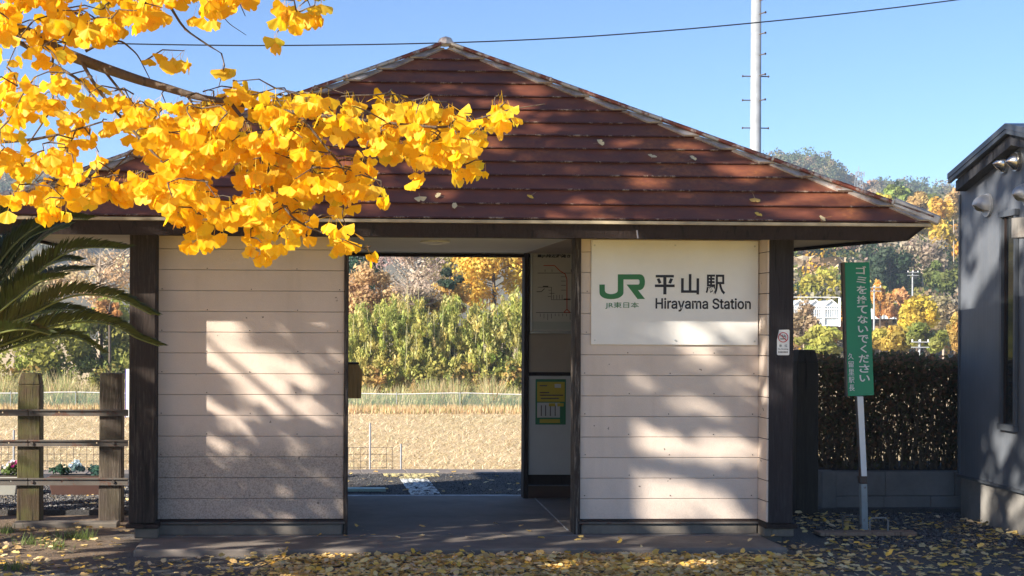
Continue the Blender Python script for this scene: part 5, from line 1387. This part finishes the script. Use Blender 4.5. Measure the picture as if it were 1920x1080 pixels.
# ------------------------------------------------------------------ CYCAD
YC = 6.6
cc = at(-130, 700, YC)
CY = thing('cycad', (cc.x, YC, -.05), 'dark green cycad with arching fronds at the left edge', 'plant')
t = MB(); t.tube([(cc.x, YC, -.1), (cc.x, YC, .3), (cc.x+.02, YC, cc.z-.15), (cc.x, YC, cc.z)], [.20, .17, .16, .07], 12)
for i in range(90):
    a = i*2.4; z = .02+(cc.z-.1)*i/90; t.tube([(cc.x+math.cos(a)*.15, YC+math.sin(a)*.15, z), (cc.x+math.cos(a)*.215, YC+math.sin(a)*.215, z+.05)], [.028, .012], 5)
t.build('trunk', M['bark'], CY)
def frond(pts, dy, L=.15, col=(.019, .030, .006), dens=1.0, side=(1, 1)):
    Wp = [at(a, b, YC+dy*i/(len(pts)-1)) for i, (a, b) in enumerate(pts)]; P = []
    n = len(Wp)
    for i in range(n-1):     # catmull-rom
        p0, p1, p2, p3 = Wp[max(i-1, 0)], Wp[i], Wp[i+1], Wp[min(i+2, n-1)]
        for k in range(10):
            u = k/10; P.append(.5*((2*p1)+(p2-p0)*u+(2*p0-5*p1+4*p2-p3)*u*u+(3*p1-p0-3*p2+p3)*u**3))
    P.append(Wp[-1])
    ra = MB().tube(P, [.007*(1-.75*i/(len(P)-1))+.001 for i in range(len(P))], 5).build('frond', M['rachis'], CY, smooth=True)
    cum = [0]
    for a, b in zip(P, P[1:]): cum.append(cum[-1]+(b-a).length)
    tot = cum[-1]; V = []; C = []; N = int(tot/.0058*dens)
    for i in range(N):
        d = tot*(i+.5)/N; f = d/tot
        if f < .06: continue
        j = min(len(P)-2, next(k for k in range(len(cum)-1) if cum[k+1] >= d)); u = (d-cum[j])/(cum[j+1]-cum[j]); p_ = P[j].lerp(P[j+1], u); tan = (P[j+1]-P[j]).normalized()
        right = tan.cross(Vector((0, 0, 1))); right = right.normalized() if right.length > .1 else Vector((0, -1, 0)); upd = right.cross(tan).normalized()
        ln_ = L*min(1, .35+f*3)*(1-.62*max(0, f-.55)/.45)
        for s in (-1, 1):
            aa = math.radians(58-26*f+R.uniform(-5, 5)); el = math.radians(55+R.uniform(-10, 10))
            sd_ = right*s*math.cos(el)+upd*math.sin(el)
            dr = tan*math.cos(aa)+sd_*math.sin(aa); l_ = ln_*R.uniform(.88, 1.08)
            wv = dr.cross(right.cross(dr)).normalized() if False else tan.cross(dr).cross(dr).normalized()
            w_ = wv*.0048; m_ = p_+dr*l_*.5+Vector((0, 0, .004)); e = p_+dr*l_+Vector((0, 0, -l_*.10))
            V += [tuple(p_), tuple(m_+w_), tuple(e), tuple(m_-w_)]; cf_ = R.uniform(.8, 1.9)
            C.append(tuple(c_*cf_ for c_ in col))
    npmesh('leaflets', np.array(V), np.arange(len(V)).reshape(-1, 4), M['frond'], ra, np.array(C), 'stuff')
S0 = (-130, 700)
frond([S0, (-60, 620), (0, 575), (47, 537), (95, 492), (142, 468), (189, 464), (236, 467)], -.1, .15)
frond([S0, (-60, 650), (0, 615), (60, 588), (126, 558), (176, 553), (225, 562), (284, 590)], -.3, .15)
frond([S0, (-60, 668), (0, 648), (50, 630), (100, 612), (160, 603), (215, 611), (255, 633), (299, 649)], .1, .13)
frond([S0, (-50, 680), (20, 652), (80, 636), (126, 630), (160, 640), (195, 662)], .5, .10)
frond([S0, (-70, 600), (-20, 520), (25, 460), (70, 425), (115, 410), (165, 412)], .4, .15)
frond([S0, (-90, 590), (-50, 480), (-15, 420), (25, 385), (70, 378)], .2, .15)
frond([S0, (-60, 610), (-5, 540), (45, 480), (90, 440), (130, 425)], .9, .14)
frond([S0, (-100, 600), (-70, 500), (-40, 440), (0, 400)], -.2, .15)
frond([S0, (-40, 640), (10, 590), (60, 540), (110, 512), (170, 505)], 1.2, .13)
frond([S0, (-80, 620), (-30, 560), (10, 500), (50, 450), (95, 428)], .6, .15)
frond([S0, (-80, 640), (-20, 600), (30, 560), (70, 530), (120, 520)], -.5, .13)
frond([S0, (-100, 640), (-60, 560), (-25, 500), (15, 455), (50, 440)], 1.4, .15)
frond([S0, (-70, 630), (-20, 585), (30, 540), (75, 505), (120, 488), (150, 490)], .9, .13)
frond([S0, (-60, 660), (-10, 630), (40, 600), (90, 585), (140, 583), (190, 596)], 1.1, .13)
frond([S0, (-110, 600), (-85, 520), (-55, 450), (-15, 405), (20, 395)], .8, .15)
frond([S0, (-90, 660), (-40, 640), (10, 622), (55, 618), (95, 628)], -.6, .11)
frond([S0, (-200, 560), (-280, 500), (-380, 500), (-470, 560)], .2, .15, dens=.5)
frond([S0, (-180, 620), (-250, 600), (-340, 640), (-400, 720)], -.5, .15, dens=.5)
frond([S0, (-140, 560), (-150, 430), (-190, 380)], 1.2, .15, dens=.5)
